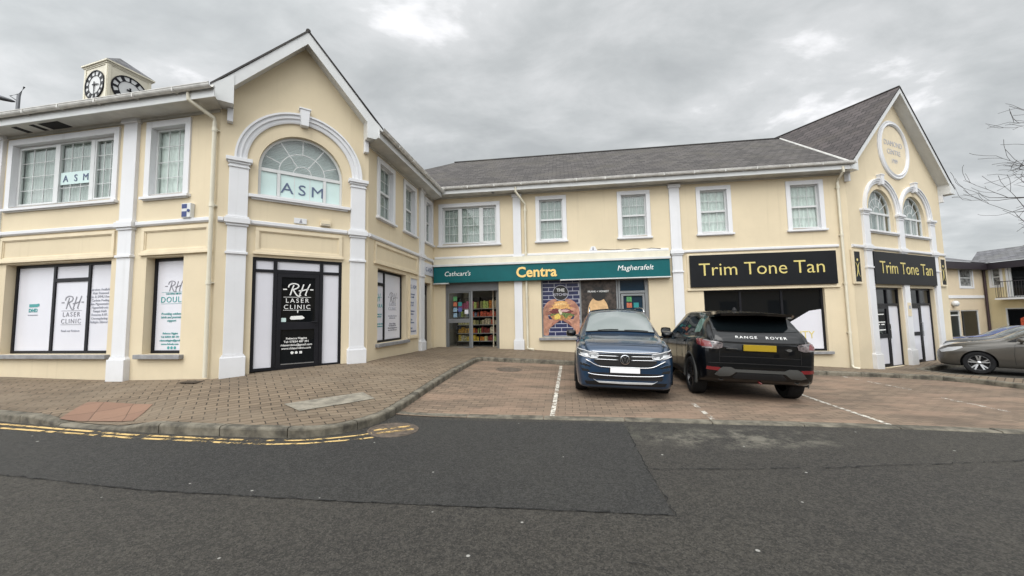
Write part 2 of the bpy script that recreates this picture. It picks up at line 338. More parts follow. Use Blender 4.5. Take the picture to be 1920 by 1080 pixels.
    def lathe(s, c, ax, prof, n=32):
        """prof list of (radius, offset along axis)"""
        c = V(c); ax = V(ax).normalized(); x = ax.cross(V((0, 0, 1)) if abs(ax.z) < .9 else V((1, 0, 0))).normalized(); y = ax.cross(x); i = len(s.v); m = len(prof)
        for k in range(n):
            t = 2 * pi * k / n
            for r, o in prof: s.v.append(tuple(c + ax * o + (x * cos(t) + y * sin(t)) * r))
        for k in range(n):
            l = (k + 1) % n
            for j in range(m - 1): s.f.append((i + k * m + j, i + k * m + j + 1, i + l * m + j + 1, i + l * m + j)); s.mi.append(s.cur)
        return s
    def build(s, name, mat=None, parent=None, smooth=False, bevel=0, auto=None):
        me = bpy.data.meshes.new(name); me.from_pydata(s.v, [], s.f)
        mats = mat if isinstance(mat, (list, tuple)) else [mat]
        for m_ in mats: me.materials.append(MATS[m_] if isinstance(m_, str) else m_)
        if len(mats) > 1: me.polygons.foreach_set('material_index', s.mi)
        if s.uv:
            ul = me.uv_layers.new(name='UVMap')
            for fi, uv in s.uv.items():
                for k, li in enumerate(me.polygons[fi].loop_indices): ul.data[li].uv = uv[k]
        me.validate(); me.update()
        import bmesh
        bm = bmesh.new(); bm.from_mesh(me); bmesh.ops.remove_doubles(bm, verts=bm.verts, dist=1e-5) if smooth else None
        bmesh.ops.recalc_face_normals(bm, faces=bm.faces); bm.to_mesh(me); bm.free()
        if smooth:
            me.polygons.foreach_set('use_smooth', [True] * len(me.polygons))
            if auto: me.set_sharp_from_angle(angle=RD(auto))
        o = bpy.data.objects.new(name, me); col.objects.link(o)
        if parent: o.parent = parent
        if bevel:
            md = o.modifiers.new('bevel', 'BEVEL'); md.width = bevel; md.segments = 2; md.limit_method = 'ANGLE'; md.angle_limit = RD(40)
        return o
def tag(o, label=None, cat=None, group=None, kind=None):
    if label: o['label'] = label
    if cat: o['category'] = cat
    if group: o['group'] = group
    if kind: o['kind'] = kind
    return o
def thing(name, loc, label, cat, group=None):
    o = bpy.data.objects.new(name, None); col.objects.link(o); o.location = loc; o.empty_display_size = .3
    bpy.context.view_layer.update(); return tag(o, label, cat, group)
def keep(o, root):
    """parent a world-space mesh under a root that has a location"""
    o.parent = root; o.matrix_parent_inverse = root.matrix_world.inverted(); return o
class Group:
    """proxy parent: world-space meshes under a thing"""
    pass
def part(mb, name, mat, root, **kw):
    o = mb.build(name, mat, None, **kw)
    if root is not None: keep(o, root)
    return o
def wall_mesh(F, outer, holes, depth, o=0.):
    """a wall sheet with real openings and reveals"""
    m = MB(); polys = [outer] + [h for h in holes]
    tri = tessellate_polygon([[V((p[0], p[1], 0)) for p in q] for q in polys]); flat = [p for q in polys for p in q]
    i = len(m.v); m.v += [tuple(F(p[0], o, p[1])) for p in flat]
    for t in tri: m.f.append(tuple(i + k for k in t)); m.mi.append(0)
    dep = depth if isinstance(depth, list) else [depth] * len(holes)
    for h, d in zip(holes, dep):
        n = len(h)
        for k in range(n):
            a, b_ = h[k], h[(k + 1) % n]; m.face([F(a[0], o, a[1]), F(b_[0], o, b_[1]), F(b_[0], o - d, b_[1]), F(a[0], o - d, a[1])])
    return m
def rect(a0, a1, z0, z1): return [(a0, z0), (a1, z0), (a1, z1), (a0, z1)]
def archhole(c, r, z0, zs, n=22): return [(c - r, z0), (c + r, z0)] + [(c + r * cos(pi * k / n), zs + r * sin(pi * k / n)) for k in range(n + 1)]
def text(body, F, s, z, size, o, mat, name, root, align='LEFT', sx=1., shear=0., bold=0., ext=.004, space=1., line=1.):
    cu = bpy.data.curves.new(name, 'FONT'); cu.body = body; cu.size = size; cu.align_x = align; cu.align_y = 'TOP_BASELINE'
    cu.extrude = ext; cu.shear = shear; cu.offset = bold; cu.space_character = space; cu.space_line = line; cu.resolution_u = 3
    ob = bpy.data.objects.new('t', cu); col.objects.link(ob); bpy.context.view_layer.update()
    me = bpy.data.meshes.new_from_object(ob.evaluated_get(bpy.context.evaluated_depsgraph_get())); bpy.data.objects.remove(ob); bpy.data.curves.remove(cu)
    for v_ in me.vertices: v_.co = F(s + v_.co.x * sx, o + v_.co.z, z + v_.co.y)
    me.materials.clear(); me.materials.append(MATS[mat]); me.name = name
    ob = bpy.data.objects.new(name, me); col.objects.link(ob)
    if root is not None: keep(ob, root)
    return ob
def strokes(mb, F, lines, w_, o0, o1):
    """pen strokes (polylines in s,z) as thin raised ribbons; w_ may vary along"""
    for ln in lines:
        L_, R_ = [], []
        for k, p in enumerate(ln):
            a = ln[max(k - 1, 0)]; b_ = ln[min(k + 1, len(ln) - 1)]; dx, dz = b_[0] - a[0], b_[1] - a[1]; l = math.hypot(dx, dz) or 1
            ww = w_ * (p[2] if len(p) > 2 else 1); L_.append((p[0] - dz / l * ww / 2, p[1] + dx / l * ww / 2)); R_.append((p[0] + dz / l * ww / 2, p[1] - dx / l * ww / 2))
        for k in range(len(ln) - 1):
            mb.prism(F, [L_[k], L_[k + 1], R_[k + 1], R_[k]], o0, o1)
    return mb
def smoothline(pts, n=6):
    out = []
    for i in range(len(pts) - 1):
        p0, p1, p2, p3 = pts[max(i - 1, 0)], pts[i], pts[i + 1], pts[min(i + 2, len(pts) - 1)]
        for k in range(n):
            t = k / n; out.append(tuple(.5 * ((2 * b_) + (-a + c) * t + (2 * a - 5 * b_ + 4 * c - d) * t * t + (-a + 3 * b_ - 3 * c + d) * t ** 3) for a, b_, c, d in zip(p0, p1, p2, p3)))
    out.append(tuple(pts[-1])); return out

# ------------------------------------------------------------------ ground
GP = [(-11.2,8.5,.27),(-5.9,7.5,.27),(-3.5,9.25,.36),(-2.9,14,.34),(.4,13.5,.22),(10.8,12.1,-.44),(12,12.6,-.54),(16.9,14.8,-.55),
(-1.84,6.3,-.07),(2.9,5.7,-.10),(5.5,5.5,-.14),(6.8,5.1,-.18),(3.8,7.8,-.12),(5.5,7.5,-.19),(1.37,8.2,-.06),(3.1,7.9,-.09),(-.83,11.6,.12),
(-5,5.35,.05),(-7.9,6,.05),(-2.9,5.2,-.01),(0,0,0),(0,-10,0),(8,0,-.2),(14,-5,-.3),(13.7,11.2,-.46),(20,15,-.7),(29,24,-1.0),(45,20,-1.3),(-12,3,.08),(-25,8,.1),(-40,0,.1),(0,-40,0),(40,-30,-.8),(-30,40,.3),(0,60,.2),(60,60,-1.6)]
gp = np.array(GP); _k = lambda d: np.sqrt(d * d + 1.0)
_n = len(gp); _A = np.zeros((_n + 3, _n + 3)); _A[:_n, :_n] = _k(np.linalg.norm(gp[:, None, :2] - gp[None, :, :2], axis=2)) + np.eye(_n) * -.02
_A[:_n, _n] = 1; _A[:_n, _n + 1:] = gp[:, :2]; _A[_n:, :_n] = _A[:_n, _n:].T
_W = np.linalg.solve(_A, np.concatenate([gp[:, 2], [0, 0, 0]]))
def G(x, y):
    """height of the road surface"""
    x_ = max(-70, min(70, x)); y_ = max(-60, min(70, y))
    return float(_k(np.hypot(gp[:, 0] - x_, gp[:, 1] - y_)) @ _W[:_n] + _W[_n] + _W[_n + 1] * x_ + _W[_n + 2] * y_)
def sheet(poly, h, step, name, mat, extra=None):
    """a ground sheet that follows the terrain"""
    xs = [p[0] for p in poly]; ys = [p[1] for p in poly]; vs = []; es = []
    dense = []
    for k in range(len(poly)):
        a, b_ = V(poly[k]), V(poly[(k + 1) % len(poly)]); n = max(1, int((b_ - a).length / step))
        dense += [a.lerp(b_, j / n) for j in range(n)]
    def inside(x, y):
        c = False; n = len(poly)
        for i in range(n):
            x1, y1 = poly[i]; x2, y2 = poly[i - 1]
            if (y1 > y) != (y2 > y) and x < (x2 - x1) * (y - y1) / (y2 - y1) + x1: c = not c
        return c
    vs = [V(p) for p in dense]; nb = len(vs); es = [(k, (k + 1) % nb) for k in range(nb)]
    x = min(xs) + step / 2
    while x < max(xs):
        y = min(ys) + step / 2
        while y < max(ys):
            if inside(x, y): vs.append(V((x, y)))
            y += step
        x += step
    r = delaunay_2d_cdt(vs, es, [list(range(nb))], 1, 1e-4)
    hh = h if callable(h) else (lambda x, y: h)
    m = MB(); m.v = [(p.x, p.y, G(p.x, p.y) + hh(p.x, p.y)) for p in r[0]]; m.f = [tuple(f) for f in r[2]]; m.mi = [0] * len(m.f)
    o = m.build(name, mat); me = o.data; me.polygons.foreach_set('use_smooth', [True] * len(me.polygons)); return o
# road: one sheet out to the horizon
def road_sheet():
    def ax(lim, fine_lo, fine_hi, st):
        a = list(np.arange(fine_lo, fine_hi + .01, st)); x = fine_lo; d = st
        lo = []
        while x > -lim: d *= 1.35; x -= d; lo.append(x)
        x = fine_hi; d = st; hi = []
        while x < lim: d *= 1.35; x += d; hi.append(x)
        return lo[::-1] + a + hi
    xs = ax(600, -16, 20, .5); ys = ax(600, -6, 20, .5); m = MB()
    m.v = [(x, y, G(x, y)) for y in ys for x in xs]; n = len(xs)
    m.f = [(j * n + i, j * n + i + 1, (j + 1) * n + i + 1, (j + 1) * n + i) for j in range(len(ys) - 1) for i in range(n - 1)]; m.mi = [0] * len(m.f)
    o = m.build('road', 'asphalt', smooth=True); tag(o, kind='structure')
road_sheet()
DROP = V((-5.94, 5.42))
def hpav(x, y):
    d = (V((x, y)) - DROP).length; t = max(0, min(1, (d - .35) / .85)); t = t * t * (3 - 2 * t)
    return .022 + .098 * t
KERB = [(-25, 9.3), (-14, 7.4), (-9.5, 6.38), (-7.84, 5.95), (-6.8, 5.64), (-5.94, 5.42), (-5.11, 5.25), (-4.28, 5.12), (-3.5, 5.05), (-2.98, 5.04), (-2.62, 5.11), (-2.36, 5.28), (-2.14, 5.62), (-1.98, 6.03), (-1.87, 6.69), (-1.73, 7.45), (-1.49, 8.7), (-1.29, 10.1), (-1.1, 11.6), (-.98, 11.84), (-.7, 11.82), (1.72, 11.3), (5, 11.0), (8.73, 10.74), (10.18, 10.6), (11.1, 10.32), (11.5, 9.7), (11.56, 8.8), (11.9, 6.3)]
KR = [(12.7, 5.6), (13.9, 6.3), (13.7, 9.0), (12.75, 9.9), (12.3, 10.9), (12.9, 12.3), (16.5, 13.9), (19.5, 15.2)]
def inset(path, d):
    out = []
    for k, p in enumerate(path):
        a = V(path[max(k - 1, 0)]); b_ = V(path[min(k + 1, len(path) - 1)]); t = (b_ - a).normalized(); out.append((p[0] - t.y * d, p[1] + t.x * d))
    return out
kin = inset(KERB, .125); krin = inset(KR, .125)
pav_poly = kin + krin + [(19, 16.6), (12, 14.2), (10.9, 12.6), (-2.5, 14.5), (-4.2, 9.2), (-6.0, 8.0), (-25, 11.4)]
tag(sheet(pav_poly, hpav, .3, 'pavement', 'pavement_blocks'), kind='structure')
bay_poly = [(-2.0, 6.35), (-1.95, 6.5), (-1.86, 7.0), (-1.5, 9.0), (-1.25, 10.6), (-1.05, 11.9), (-.3, 11.85), (1.7, 11.4), (8.7, 10.85), (10.2, 10.7), (11.2, 10.4), (11.6, 9.7), (11.66, 8.8), (12.0, 6.3), (12.75, 5.5), (14, 4.45), (11, 4.72), (7, 5.18), (3, 5.62), (0, 6.12)]
tag(sheet([(p[0], p[1]) for p in bay_poly], .012, .3, 'parking_bay_paving', 'bay_blocks'), kind='structure')
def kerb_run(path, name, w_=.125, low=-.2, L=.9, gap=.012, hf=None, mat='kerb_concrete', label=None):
    """separate kerb stones laid along a path; top edge on the outer side"""
    pts = [V(p) for p in path]; seg = [0]
    for a, b_ in zip(pts, pts[1:]): seg.append(seg[-1] + (b_ - a).length)
    def at(d):
        d = max(0, min(seg[-1] - 1e-4, d))
        for k in range(len(seg) - 1):
            if d <= seg[k + 1]: return pts[k].lerp(pts[k + 1], (d - seg[k]) / (seg[k + 1] - seg[k]))
    m = MB(); d = 0; rnd = random.Random(3)
    while d < seg[-1] - .05:
        e = min(seg[-1], d + L); n = 4; st = [d + gap + (e - d - gap) * j / n for j in range(n + 1)]; jz = rnd.uniform(-.003, .003)
        rows = []
        for q in st:
            p = at(q); t = (at(q + .05) - at(q - .05)); t = t.normalized() if t.length > 1e-6 else V((1, 0)); nn = V((-t.y, t.x)); h = (hf(p.x, p.y) if hf else hpav(p.x, p.y)) + .004 + jz
            def P(off, z): return (p.x + nn.x * off, p.y + nn.y * off, G(p.x, p.y) + z)
            rows.append([P(0, low), P(0, h - .03), P(.008, h - .012), P(.026, h), P(w_ + .012, h), P(w_ + .012, low)])
        i = len(m.v); k6 = 6
        for r_ in rows: m.v += r_
        for a in range(n):
            for b_ in range(k6 - 1): m.f.append((i + a * k6 + b_, i + a * k6 + b_ + 1, i + (a + 1) * k6 + b_ + 1, i + (a + 1) * k6 + b_)); m.mi.append(0)
        m.f.append(tuple(i + j for j in range(k6))); m.f.append(tuple(i + n * k6 + j for j in reversed(range(k6)))); m.mi += [0, 0]
        d = e
    return m.build(name, mat)
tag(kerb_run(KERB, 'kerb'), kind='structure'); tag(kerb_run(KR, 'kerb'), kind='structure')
FRONT = [(-1.98, 6.37), (0, 6.10), (3, 5.60), (7, 5.15), (11, 4.70), (16, 4.15)]
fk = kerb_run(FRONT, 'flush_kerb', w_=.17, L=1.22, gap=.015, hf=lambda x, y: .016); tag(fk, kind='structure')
# darker resurfaced patch of the road with cracked edges
patch = [(-14, 4.9), (-8, 4.3), (-5.17, 3.97), (-3.47, 3.61), (-1.48, 3.39), (0, 3.24), (1.23, 3.1), (1.35, 4.03), (1.5, 5.0), (1.6, 5.74), (0, 5.96), (-1.9, 6.25), (-1.75, 5.95), (-2.05, 5.4), (-2.3, 5.1), (-2.9, 4.85), (-4.3, 4.95), (-5.9, 5.2), (-7.84, 5.7), (-14, 7.1)]
tag(sheet(patch, .004, .4, 'road_patch', 'asphalt_dark'), kind='structure')
def crack(path, w_, name='road_crack', seed=1):
    rn = random.Random(seed); m = MB(); pts = []
    for a, b_ in zip(path, path[1:]):
        a, b_ = V(a), V(b_); n = max(2, int((b_ - a).length / .06)); nn = (b_ - a).normalized()
        for k in range(n): p = a.lerp(b_, k / n); j = rn.gauss(0, .010); pts.append((p.x - nn.y * j, p.y + nn.x * j))
    for k in range(len(pts) - 1):
        (x0, y0), (x1, y1) = pts[k], pts[k + 1]; l = math.hypot(x1 - x0, y1 - y0); nx, ny = -(y1 - y0) / l, (x1 - x0) / l
        ww = w_ * rn.choice([.25, .5, .8, 1, 1.3, .6, .1])
        q = [(x0 + nx * ww / 2, y0 + ny * ww / 2), (x1 + nx * ww / 2, y1 + ny * ww / 2), (x1 - nx * ww / 2, y1 - ny * ww / 2), (x0 - nx * ww / 2, y0 - ny * ww / 2)]
        m.face([(x, y, G(x, y) + .009) for x, y in q])
    tag(m.build(name, 'crack'), kind='structure')
crack([(-8, 4.3), (-5.17, 3.97), (-3.47, 3.61), (-1.48, 3.39), (0, 3.24), (1.25, 3.1)], .011, seed=1)
crack([(1.6, 5.6), (1.5, 5.0), (1.35, 4.03), (1.25, 3.08), (1.3, 2.95)], .009, seed=2)
crack([(1.35, 4.03), (2.34, 4.0), (3.45, 4.03), (4.52, 4.11), (5.6, 4.2), (9, 4.4)], .013, seed=3)
crack([(.5, 2.55), (.75, 2.5), (1.0, 2.38)], .005, seed=4)
def strip(path, w_, h, name, mat, breaks=()):
    m = MB(); pts = [V(p) for p in path]; d = 0
    for a, b_ in zip(pts, pts[1:]):
        L = (b_ - a).length; t = (b_ - a).normalized(); n = max(1, int(L / .3)); nx, ny = -t.y * w_ / 2, t.x * w_ / 2
        for k in range(n):
            p, q = a.lerp(b_, k / n), a.lerp(b_, (k + 1) / n)
            m.face([(x, y, G(x, y) + h) for x, y in ((p.x + nx, p.y + ny), (q.x + nx, q.y + ny), (q.x - nx, q.y - ny), (p.x - nx, p.y - ny))])
    return m.build(name, mat)
for y1 in ([(-14, 7.15), (-9.5, 6.24), (-7.73, 5.82), (-6.3, 5.42), (-5.04, 5.13), (-3.77, 4.96), (-3.2, 4.92), (-2.75, 4.96), (-2.4, 5.08), (-2.08, 5.26), (-1.93, 5.40)], [(-14, 6.97), (-9.5, 6.07), (-7.47, 5.62), (-6.2, 5.29), (-4.94, 5.02), (-3.56, 4.83), (-3.0, 4.80), (-2.6, 4.86), (-2.1, 5.06), (-1.85, 5.20)]):
    tag(strip(y1, .048, .008, 'yellow_line', 'yellow_paint'), kind='structure')
for ln in ([(1.37, 11.15), (.60, 6.18)], [(6.45, 10.7), (5.28, 5.50)]):
    tag(strip(ln, .075, .018, 'bay_line', 'bay_line_paint'), kind='structure')
for ln in ([(3.15, 6.9), (2.95, 5.80)], [(8.95, 10.55), (8.75, 8.6)], [(8.42, 7.7), (8.22, 6.5)]):
    tag(strip(ln, .075, .018, 'bay_line', 'bay_line_worn'), kind='structure')
# paving details
pk = tag(sheet([(-6.62, 5.68), (-6.92, 6.32), (-5.75, 6.2), (-5.45, 5.58)], lambda x, y: hpav(x, y) + .011, .15, 'dropped_crossing', 'pink_blocks'), kind='structure')
tag(sheet([(-3.62, 6.12), (-2.72, 7.0), (-2.40, 6.72), (-3.2, 5.82)], lambda x, y: hpav(x, y) + .010, .15, 'concrete_patch', 'slab_concrete'), kind='structure')
def round_cover(x, y, r, h, label, name='manhole_cover', mats='iron', stripes=False):
    rt = thing(name, (x, y, G(x, y) + h), label, 'manhole cover')
    m = MB(); m.lathe((x, y, G(x, y) + h - .02), (0, 0, 1), [(0, .021), (r * .86, .021), (r * .87, .016), (r * .9, .016), (r * .91, .022), (r, .022), (r * 1.02, 0)], 40)
    # tilt to the slope
    gx = (G(x + .5, y) - G(x - .5, y)); gy = (G(x, y + .5) - G(x, y - .5))
    m.v = [(a, b_, c + gx * (a - x) + gy * (b_ - y)) for a, b_, c in m.v]
    part(m, 'cover_plate', mats, rt, smooth=True, auto=30)
    if stripes:
        for k, o in enumerate((-.10, .06)):
            q = MB(); t = V((.86, .5)); nn = V((-.5, .86))
            for j in range(5):
                a = -.26 + j * .104
                P = [V((x, y)) + nn * (o + e) + t * b_ for e, b_ in ((-.035, a), (-.035, a + .104), (.035, a + .104), (.035, a))]
                q.face([(p.x, p.y, G(x, y) + h + gx * (p.x - x) + gy * (p.y - y) + .0055) for p in P])
            part(q, 'paint_stripe', 'yellow_worn', rt)
    return rt
round_cover(-1.72, 5.56, .35, .012, 'rusty round manhole cover in the road crossed by faded yellow paint at the kerb corner', stripes=True)
round_cover(-.12, 10.45, .36, .016, 'plain brown round manhole cover in the empty parking bay near the shop door')

# ------------------------------------------------------------------ wall frames
cAB = (-5.8778, 7.5286); cBC = (-3.5020, 9.2463); cCD = (-2.8654, 13.9503); cDE = (10.8402, 12.0954)
FA = Frame(cAB, -10.032); FB = Frame(cAB, 35.868); FC = Frame(cBC, 82.293); FD = Frame(cCD, -7.7074); FE = Frame(cDE, 23.967)
LB, LC, LD, LE = 2.932, 4.747, 13.83, 6.55
clinic = thing('corner_building', (*cAB, .38), 'cream building on the left with a front gable, clinic door and large arched window', 'building')
shopb = thing('shop_building', (FD(6, 0, 0).x, FD(6, 0, 0).y, 0), 'long cream two-storey building with convenience shop, ending in a tall gable with twin arches', 'building')

# ---------- building elements
def pilaster(F, c, w_, root, zb=-1., top=5.9, zbase=.80, cap_low=None, upper=True, cap_hi=None, arch=False):
    m = MB(); h = w_ / 2
    m.box(F, c - h - .045, c + h + .045, -.02, .115, zb, zbase - .03)
    m.prism(F, [(c - h - .045, zbase - .03), (c + h + .045, zbase - .03), (c + h + .005, zbase + .03), (c - h - .005, zbase + .03)], -.02, .085)
    m.box(F, c - h, c + h, -.02, .07, zbase + .03, top)
    m.box(F, c - h - .025, c + h + .025, -.02, .10, 2.86, 2.91)
    m.box(F, c - h - .025, c + h + .025, -.02, .095, 3.44, 3.49); m.box(F, c - h - .055, c + h + .055, -.02, .125, 3.492, 3.60)
    m.box(F, c - h - .03, c + h + .03, -.02, .10, 3.602, 3.64)
    if cap_hi:
        m.box(F, c - h - .02, c + h + .02, -.02, .09, cap_hi - .17, cap_hi - .14); m.box(F, c - h - .03, c + h + .03, -.02, .10, cap_hi - .09, cap_hi - .05); m.box(F, c - h - .06, c + h + .06, -.02, .13, cap_hi - .048, cap_hi + .03)
    else: m.box(F, c - h - .04, c + h + .04, -.02, .11, top - .12, top)
    return part(m, 'pilaster', 'white_paint', root, bevel=.006)
def string(F, a0, a1, root, z=3.55):
    m = MB(); m.profile(F, [(-.02, z - .05), (.03, z - .05), (.06, z - .02), (.06, z + .04), (.045, z + .05), (-.02, z + .055)], a0, a1); return part(m, 'string_course', 'white_paint', root)
def panel(F, a0, a1, z0, z1, root, w_=.07):
    m = MB(); m.ring(F, a0, a1, z0, z1, w_, -.02, .035); m.ring(F, a0 + w_ - .01, a1 - w_ + .01, z0 + w_ - .01, z1 - w_ + .01, .03, -.02, .018)
    m.box(F, a0 - .03, a1 + .03, -.02, .055, z0 - .035, z0 + .02)
    return part(m, 'fascia_moulding', 'cream_trim', root, bevel=.004)
def blindplane(F, a0, a1, z0, z1, o, mat, root_frame, name='blind'):
    m = MB(); m.face([F(a0, o, z0), F(a1, o, z0), F(a1, o, z1), F(a0, o, z1)], [(0, 0), ((a1 - a0) / 1.0, 0), ((a1 - a0) / 1.0, (z1 - z0)), (0, (z1 - z0))])
    m.face([F(a0, o - .01, z0), F(a0, o - .01, z1), F(a1, o - .01, z1), F(a1, o - .01, z0)], [(0, 0)] * 4)
    return sub(m, name, mat, root_frame)
def sub(m, name, mat, parent, **kw):
    o = m.build(name, mat, None, **kw); bpy.context.view_layer.update(); o.parent = parent; o.matrix_parent_inverse = parent.matrix_world.inverted(); return o
def upwin(F, a0, a1, z0, z1, root, kind='sash', bl='blind_dark', cols=3, rows=2, sur=.13, casements=None, tilt=False):
    """upstairs window: outer surround a0..a1, z0..z1; returns hole rectangle"""
    i0, i1, j0, j1 = a0 + sur, a1 - sur, z0 + .11, z1 - sur; e = .004
    f = MB(); o0, o1 = -.145, -.085; fw = .042
    f.ring(F, i0 + e, i1 - e, j0 + e, j1 - e, fw, o0, o1)
    bars = MB(); W = i1 - i0
    def grid(b0, b1, c0, c1, nx, ny):
        for k in range(1, nx): x = b0 + (b1 - b0) * k / nx; f.box(F, x - .006, x + .006, -.122, -.104, c0, c1)
        for k in range(1, ny):
            z = c0 + (c1 - c0) * k / ny
            for j in range(nx):
                x0 = b0 + (b1 - b0) * j / nx + (.006 if j else 0); x1 = b0 + (b1 - b0) * (j + 1) / nx - (.006 if j < nx - 1 else 0); f.box(F, x0, x1, -.121, -.105, z - .006, z + .006)
    if kind == 'sash':
        zm = (j0 + j1) / 2 - .0; f.box(F, i0 + fw, i1 - fw, -.14, -.075, zm - .03, zm + .03)
        grid(i0 + fw, i1 - fw, j0 + fw, zm - .03, cols, rows); grid(i0 + fw, i1 - fw, zm + .03, j1 - fw, cols, rows)
    elif kind == 'single': grid(i0 + fw, i1 - fw, j0 + fw, j1 - fw, cols, 4)
    else:
        xs = casements
        for x in xs[1:-1]: f.box(F, x - .055, x + .055, -.14, -.07, j0 + fw, j1 - fw)
        for k in range(len(xs) - 1):
            b0 = xs[k] + (.055 if k else fw); b1 = xs[k + 1] - (.055 if k < len(xs) - 2 else fw)
            if k != 1: f.ring(F, b0, b1, j0 + fw, j1 - fw, .035, -.135, -.078); b0 += .035; b1 -= .035; c0, c1 = j0 + fw + .035, j1 - fw - .035
            else: c0, c1 = j0 + fw, j1 - fw
            grid(b0, b1, c0, c1, cols, 4)
    fo = part(f, 'window', 'white_pvc', root)
    s_ = MB(); s_.ring(F, a0, a1, z0 + .06, z1, sur + e, -.15, .035, 'LRT'); 
    sub(s_, 'surround', 'white_paint', fo, bevel=.005)
    q = MB(); q.box(F, a0 - .04, a1 + .04, -.15, .085, z0, z0 + .058); q.box(F, a0 + .02, a1 - .02, -.15, .05, z0 - .02, z0 - .002); q.box(F, i0 + e, i1 - e, -.15, .0, z0 + .06, j0 + e)
    sub(q, 'sill', 'white_paint', fo, bevel=.005)
    g = MB(); g.box(F, i0 + fw, i1 - fw, -.116, -.110, j0 + fw, j1 - fw); sub(g, 'pane', 'clear_glass', fo)
    blindplane(F, i0 - .05, i1 + .05, j0 - .05, j1 + .05, -.165, bl, fo)
    return rect(i0, i1, j0, j1), fo
def archwin(F, c, r, z0, zs, root, style):
    """semicircular headed window in an arched opening"""
    f = MB(); o0, o1 = -.15, -.09; e = .003; fw = .05; R_ = r - e
    f.arc(F, c, zs, [(R_, o0), (R_, o1), (R_ - fw, o1), (R_ - fw, o0)], 0, pi, 30)
    f.box(F, c - R_, c - R_ + fw, o0, o1, z0 + fw, zs); f.box(F, c + R_ - fw, c + R_, o0, o1, z0 + fw, zs); f.box(F, c - R_, c + R_, o0, o1, z0 + e, z0 + fw)
    tz = zs - .02 if style == 'wide' else zs - .02
    f.box(F, c - R_ + fw, c + R_ - fw, o0, o1 + .006, tz - .035, tz + .035)
    bw = .008; b0, b1 = -.128, -.108
    if style == 'wide':
        for x in (c - .46, c + .46): f.box(F, x - .03, x + .03, o0, o1 + .003, z0 + fw, tz - .035)
        for x in (c - .155, c + .155): f.box(F, x - .006, x + .006, b0, b1, z0 + fw, tz - .035)
        radii = (.18, .46)
        for rr in radii: f.arc(F, c, tz + .03, [(rr + bw, b0), (rr + bw, b1), (rr - bw, b1), (rr - bw, b0)], 0, pi, 24)
        rays = [(t, .17, r - fw - .02) for t in (RD(56), RD(90 + 34))] + [(RD(90), .46, r - fw - .02), (RD(22), .46, r - fw - .03), (RD(158), .46, r - fw - .03), ]
    else:
        for x in (c - .02, c + .42): f.box(F, x - .02, x + .02, o0, o1 + .003, z0 + fw, tz - .035)
        for x in (c - .40, c + .2): f.box(F, x - .004, x + .004, b0, b1, z0 + fw, tz - .035)
        for rr in (.22, .5): f.arc(F, c, tz + .03, [(rr + bw, b0), (rr + bw, b1), (rr - bw, b1), (rr - bw, b0)], 0, pi, 24)
        rays = [(RD(q), .22, r - fw - .02) for q in (30, 60, 90, 120, 150)]
    for t, r0, r1 in rays:
        dx, dz = cos(t), sin(t); px, pz = -dz * bw, dx * bw
        f.prism(F, [(c + dx * r0 + px, tz + .03 + dz * r0 + pz), (c + dx * r0 - px, tz + .03 + dz * r0 - pz), (c + dx * r1 - px, tz + .03 + dz * r1 - pz), (c + dx * r1 + px, tz + .03 + dz * r1 + pz)], b0 + .001, b1 - .001)
    fo = part(f, 'arched_window', 'white_pvc', root)
    g = MB(); g.prism(F, [(c - r + .03, z0 + .03), (c + r - .03, z0 + .03)] + [(c + (r - .03) * cos(pi * k / 24), zs + (r - .03) * sin(pi * k / 24)) for k in range(25)], -.119, -.115); sub(g, 'pane', 'clear_glass', fo)
    blindplane(F, c - r - .05, c + r + .05, z0 - .05, zs + r + .05, -.22, 'slat_blind', fo)
    q = MB(); q.box(F, c - r - .16, c + r + .16, -.15, .09, z0 - .085, z0 - .02); q.box(F, c - r - .11, c + r + .11, -.02, .05, z0 - .12, z0 - .087); q.box(F, c - r + e, c + r - e, -.15, 0, z0 - .018, z0 + e); sub(q, 'sill', 'white_paint', fo, bevel=.005)
    return archhole(c, r, z0, zs), fo
def archmould(F, c, zs, ri, ro, root, key=True):
    m = MB(); w_ = ro - ri
    m.arc(F, c, zs, [(ri, -.02), (ri, .04), (ri + w_ * .18, .055), (ri + w_ * .2, .04), (ri + w_ * .42, .045), (ri + w_ * .45, .075), (ri + w_ * .62, .08), (ri + w_ * .65, .06), (ri + w_ * .8, .065), (ri + w_ * .83, .1), (ro, .1), (ro, -.02)], 0, pi, 40)
    o = part(m, 'arch_moulding', 'white_paint', root)
    k = MB(); kt = zs + ro + .10; kb = zs + ri - .05; k.prism(F, [(c - .075, kb), (c + .075, kb), (c + .10, kt), (c - .10, kt)], -.02, .135); k.box(F, c - .12, c + .12, -.02, .15, kt, kt + .035)
    part(k, 'keystone', 'white_paint', root, bevel=.006)
def downpipe(F, s, root, z_top, z_bot, o=.075, r=.038, gut=(-.3, .43), mat='cream_pvc', ztop2=5.98, foot=None):
    m = MB(); p = [F(s + gut[0], gut[1], ztop2), F(s + gut[0], gut[1], ztop2 - .16), F(s, o + .02, z_top + .08), F(s, o, z_top), F(s, o, z_bot)]
    m.tube(p, r, 12)
    z = z_top - .15
    while z > z_bot + .3: m.tube([F(s, o, z - .04), F(s, o, z + .04)], r + .010, 12); m.box(F, s - .055, s + .055, -.01, o - .02, z - .012, z + .012); z -= 1.55
    if foot: m.tube([F(s, o, z_bot + .02), F(s, o + .03, z_bot - .06), F(s + foot, o + .12, z_bot - .09)], r, 12)
    return part(m, 'downpipe', mat, root, smooth=True, auto=50)
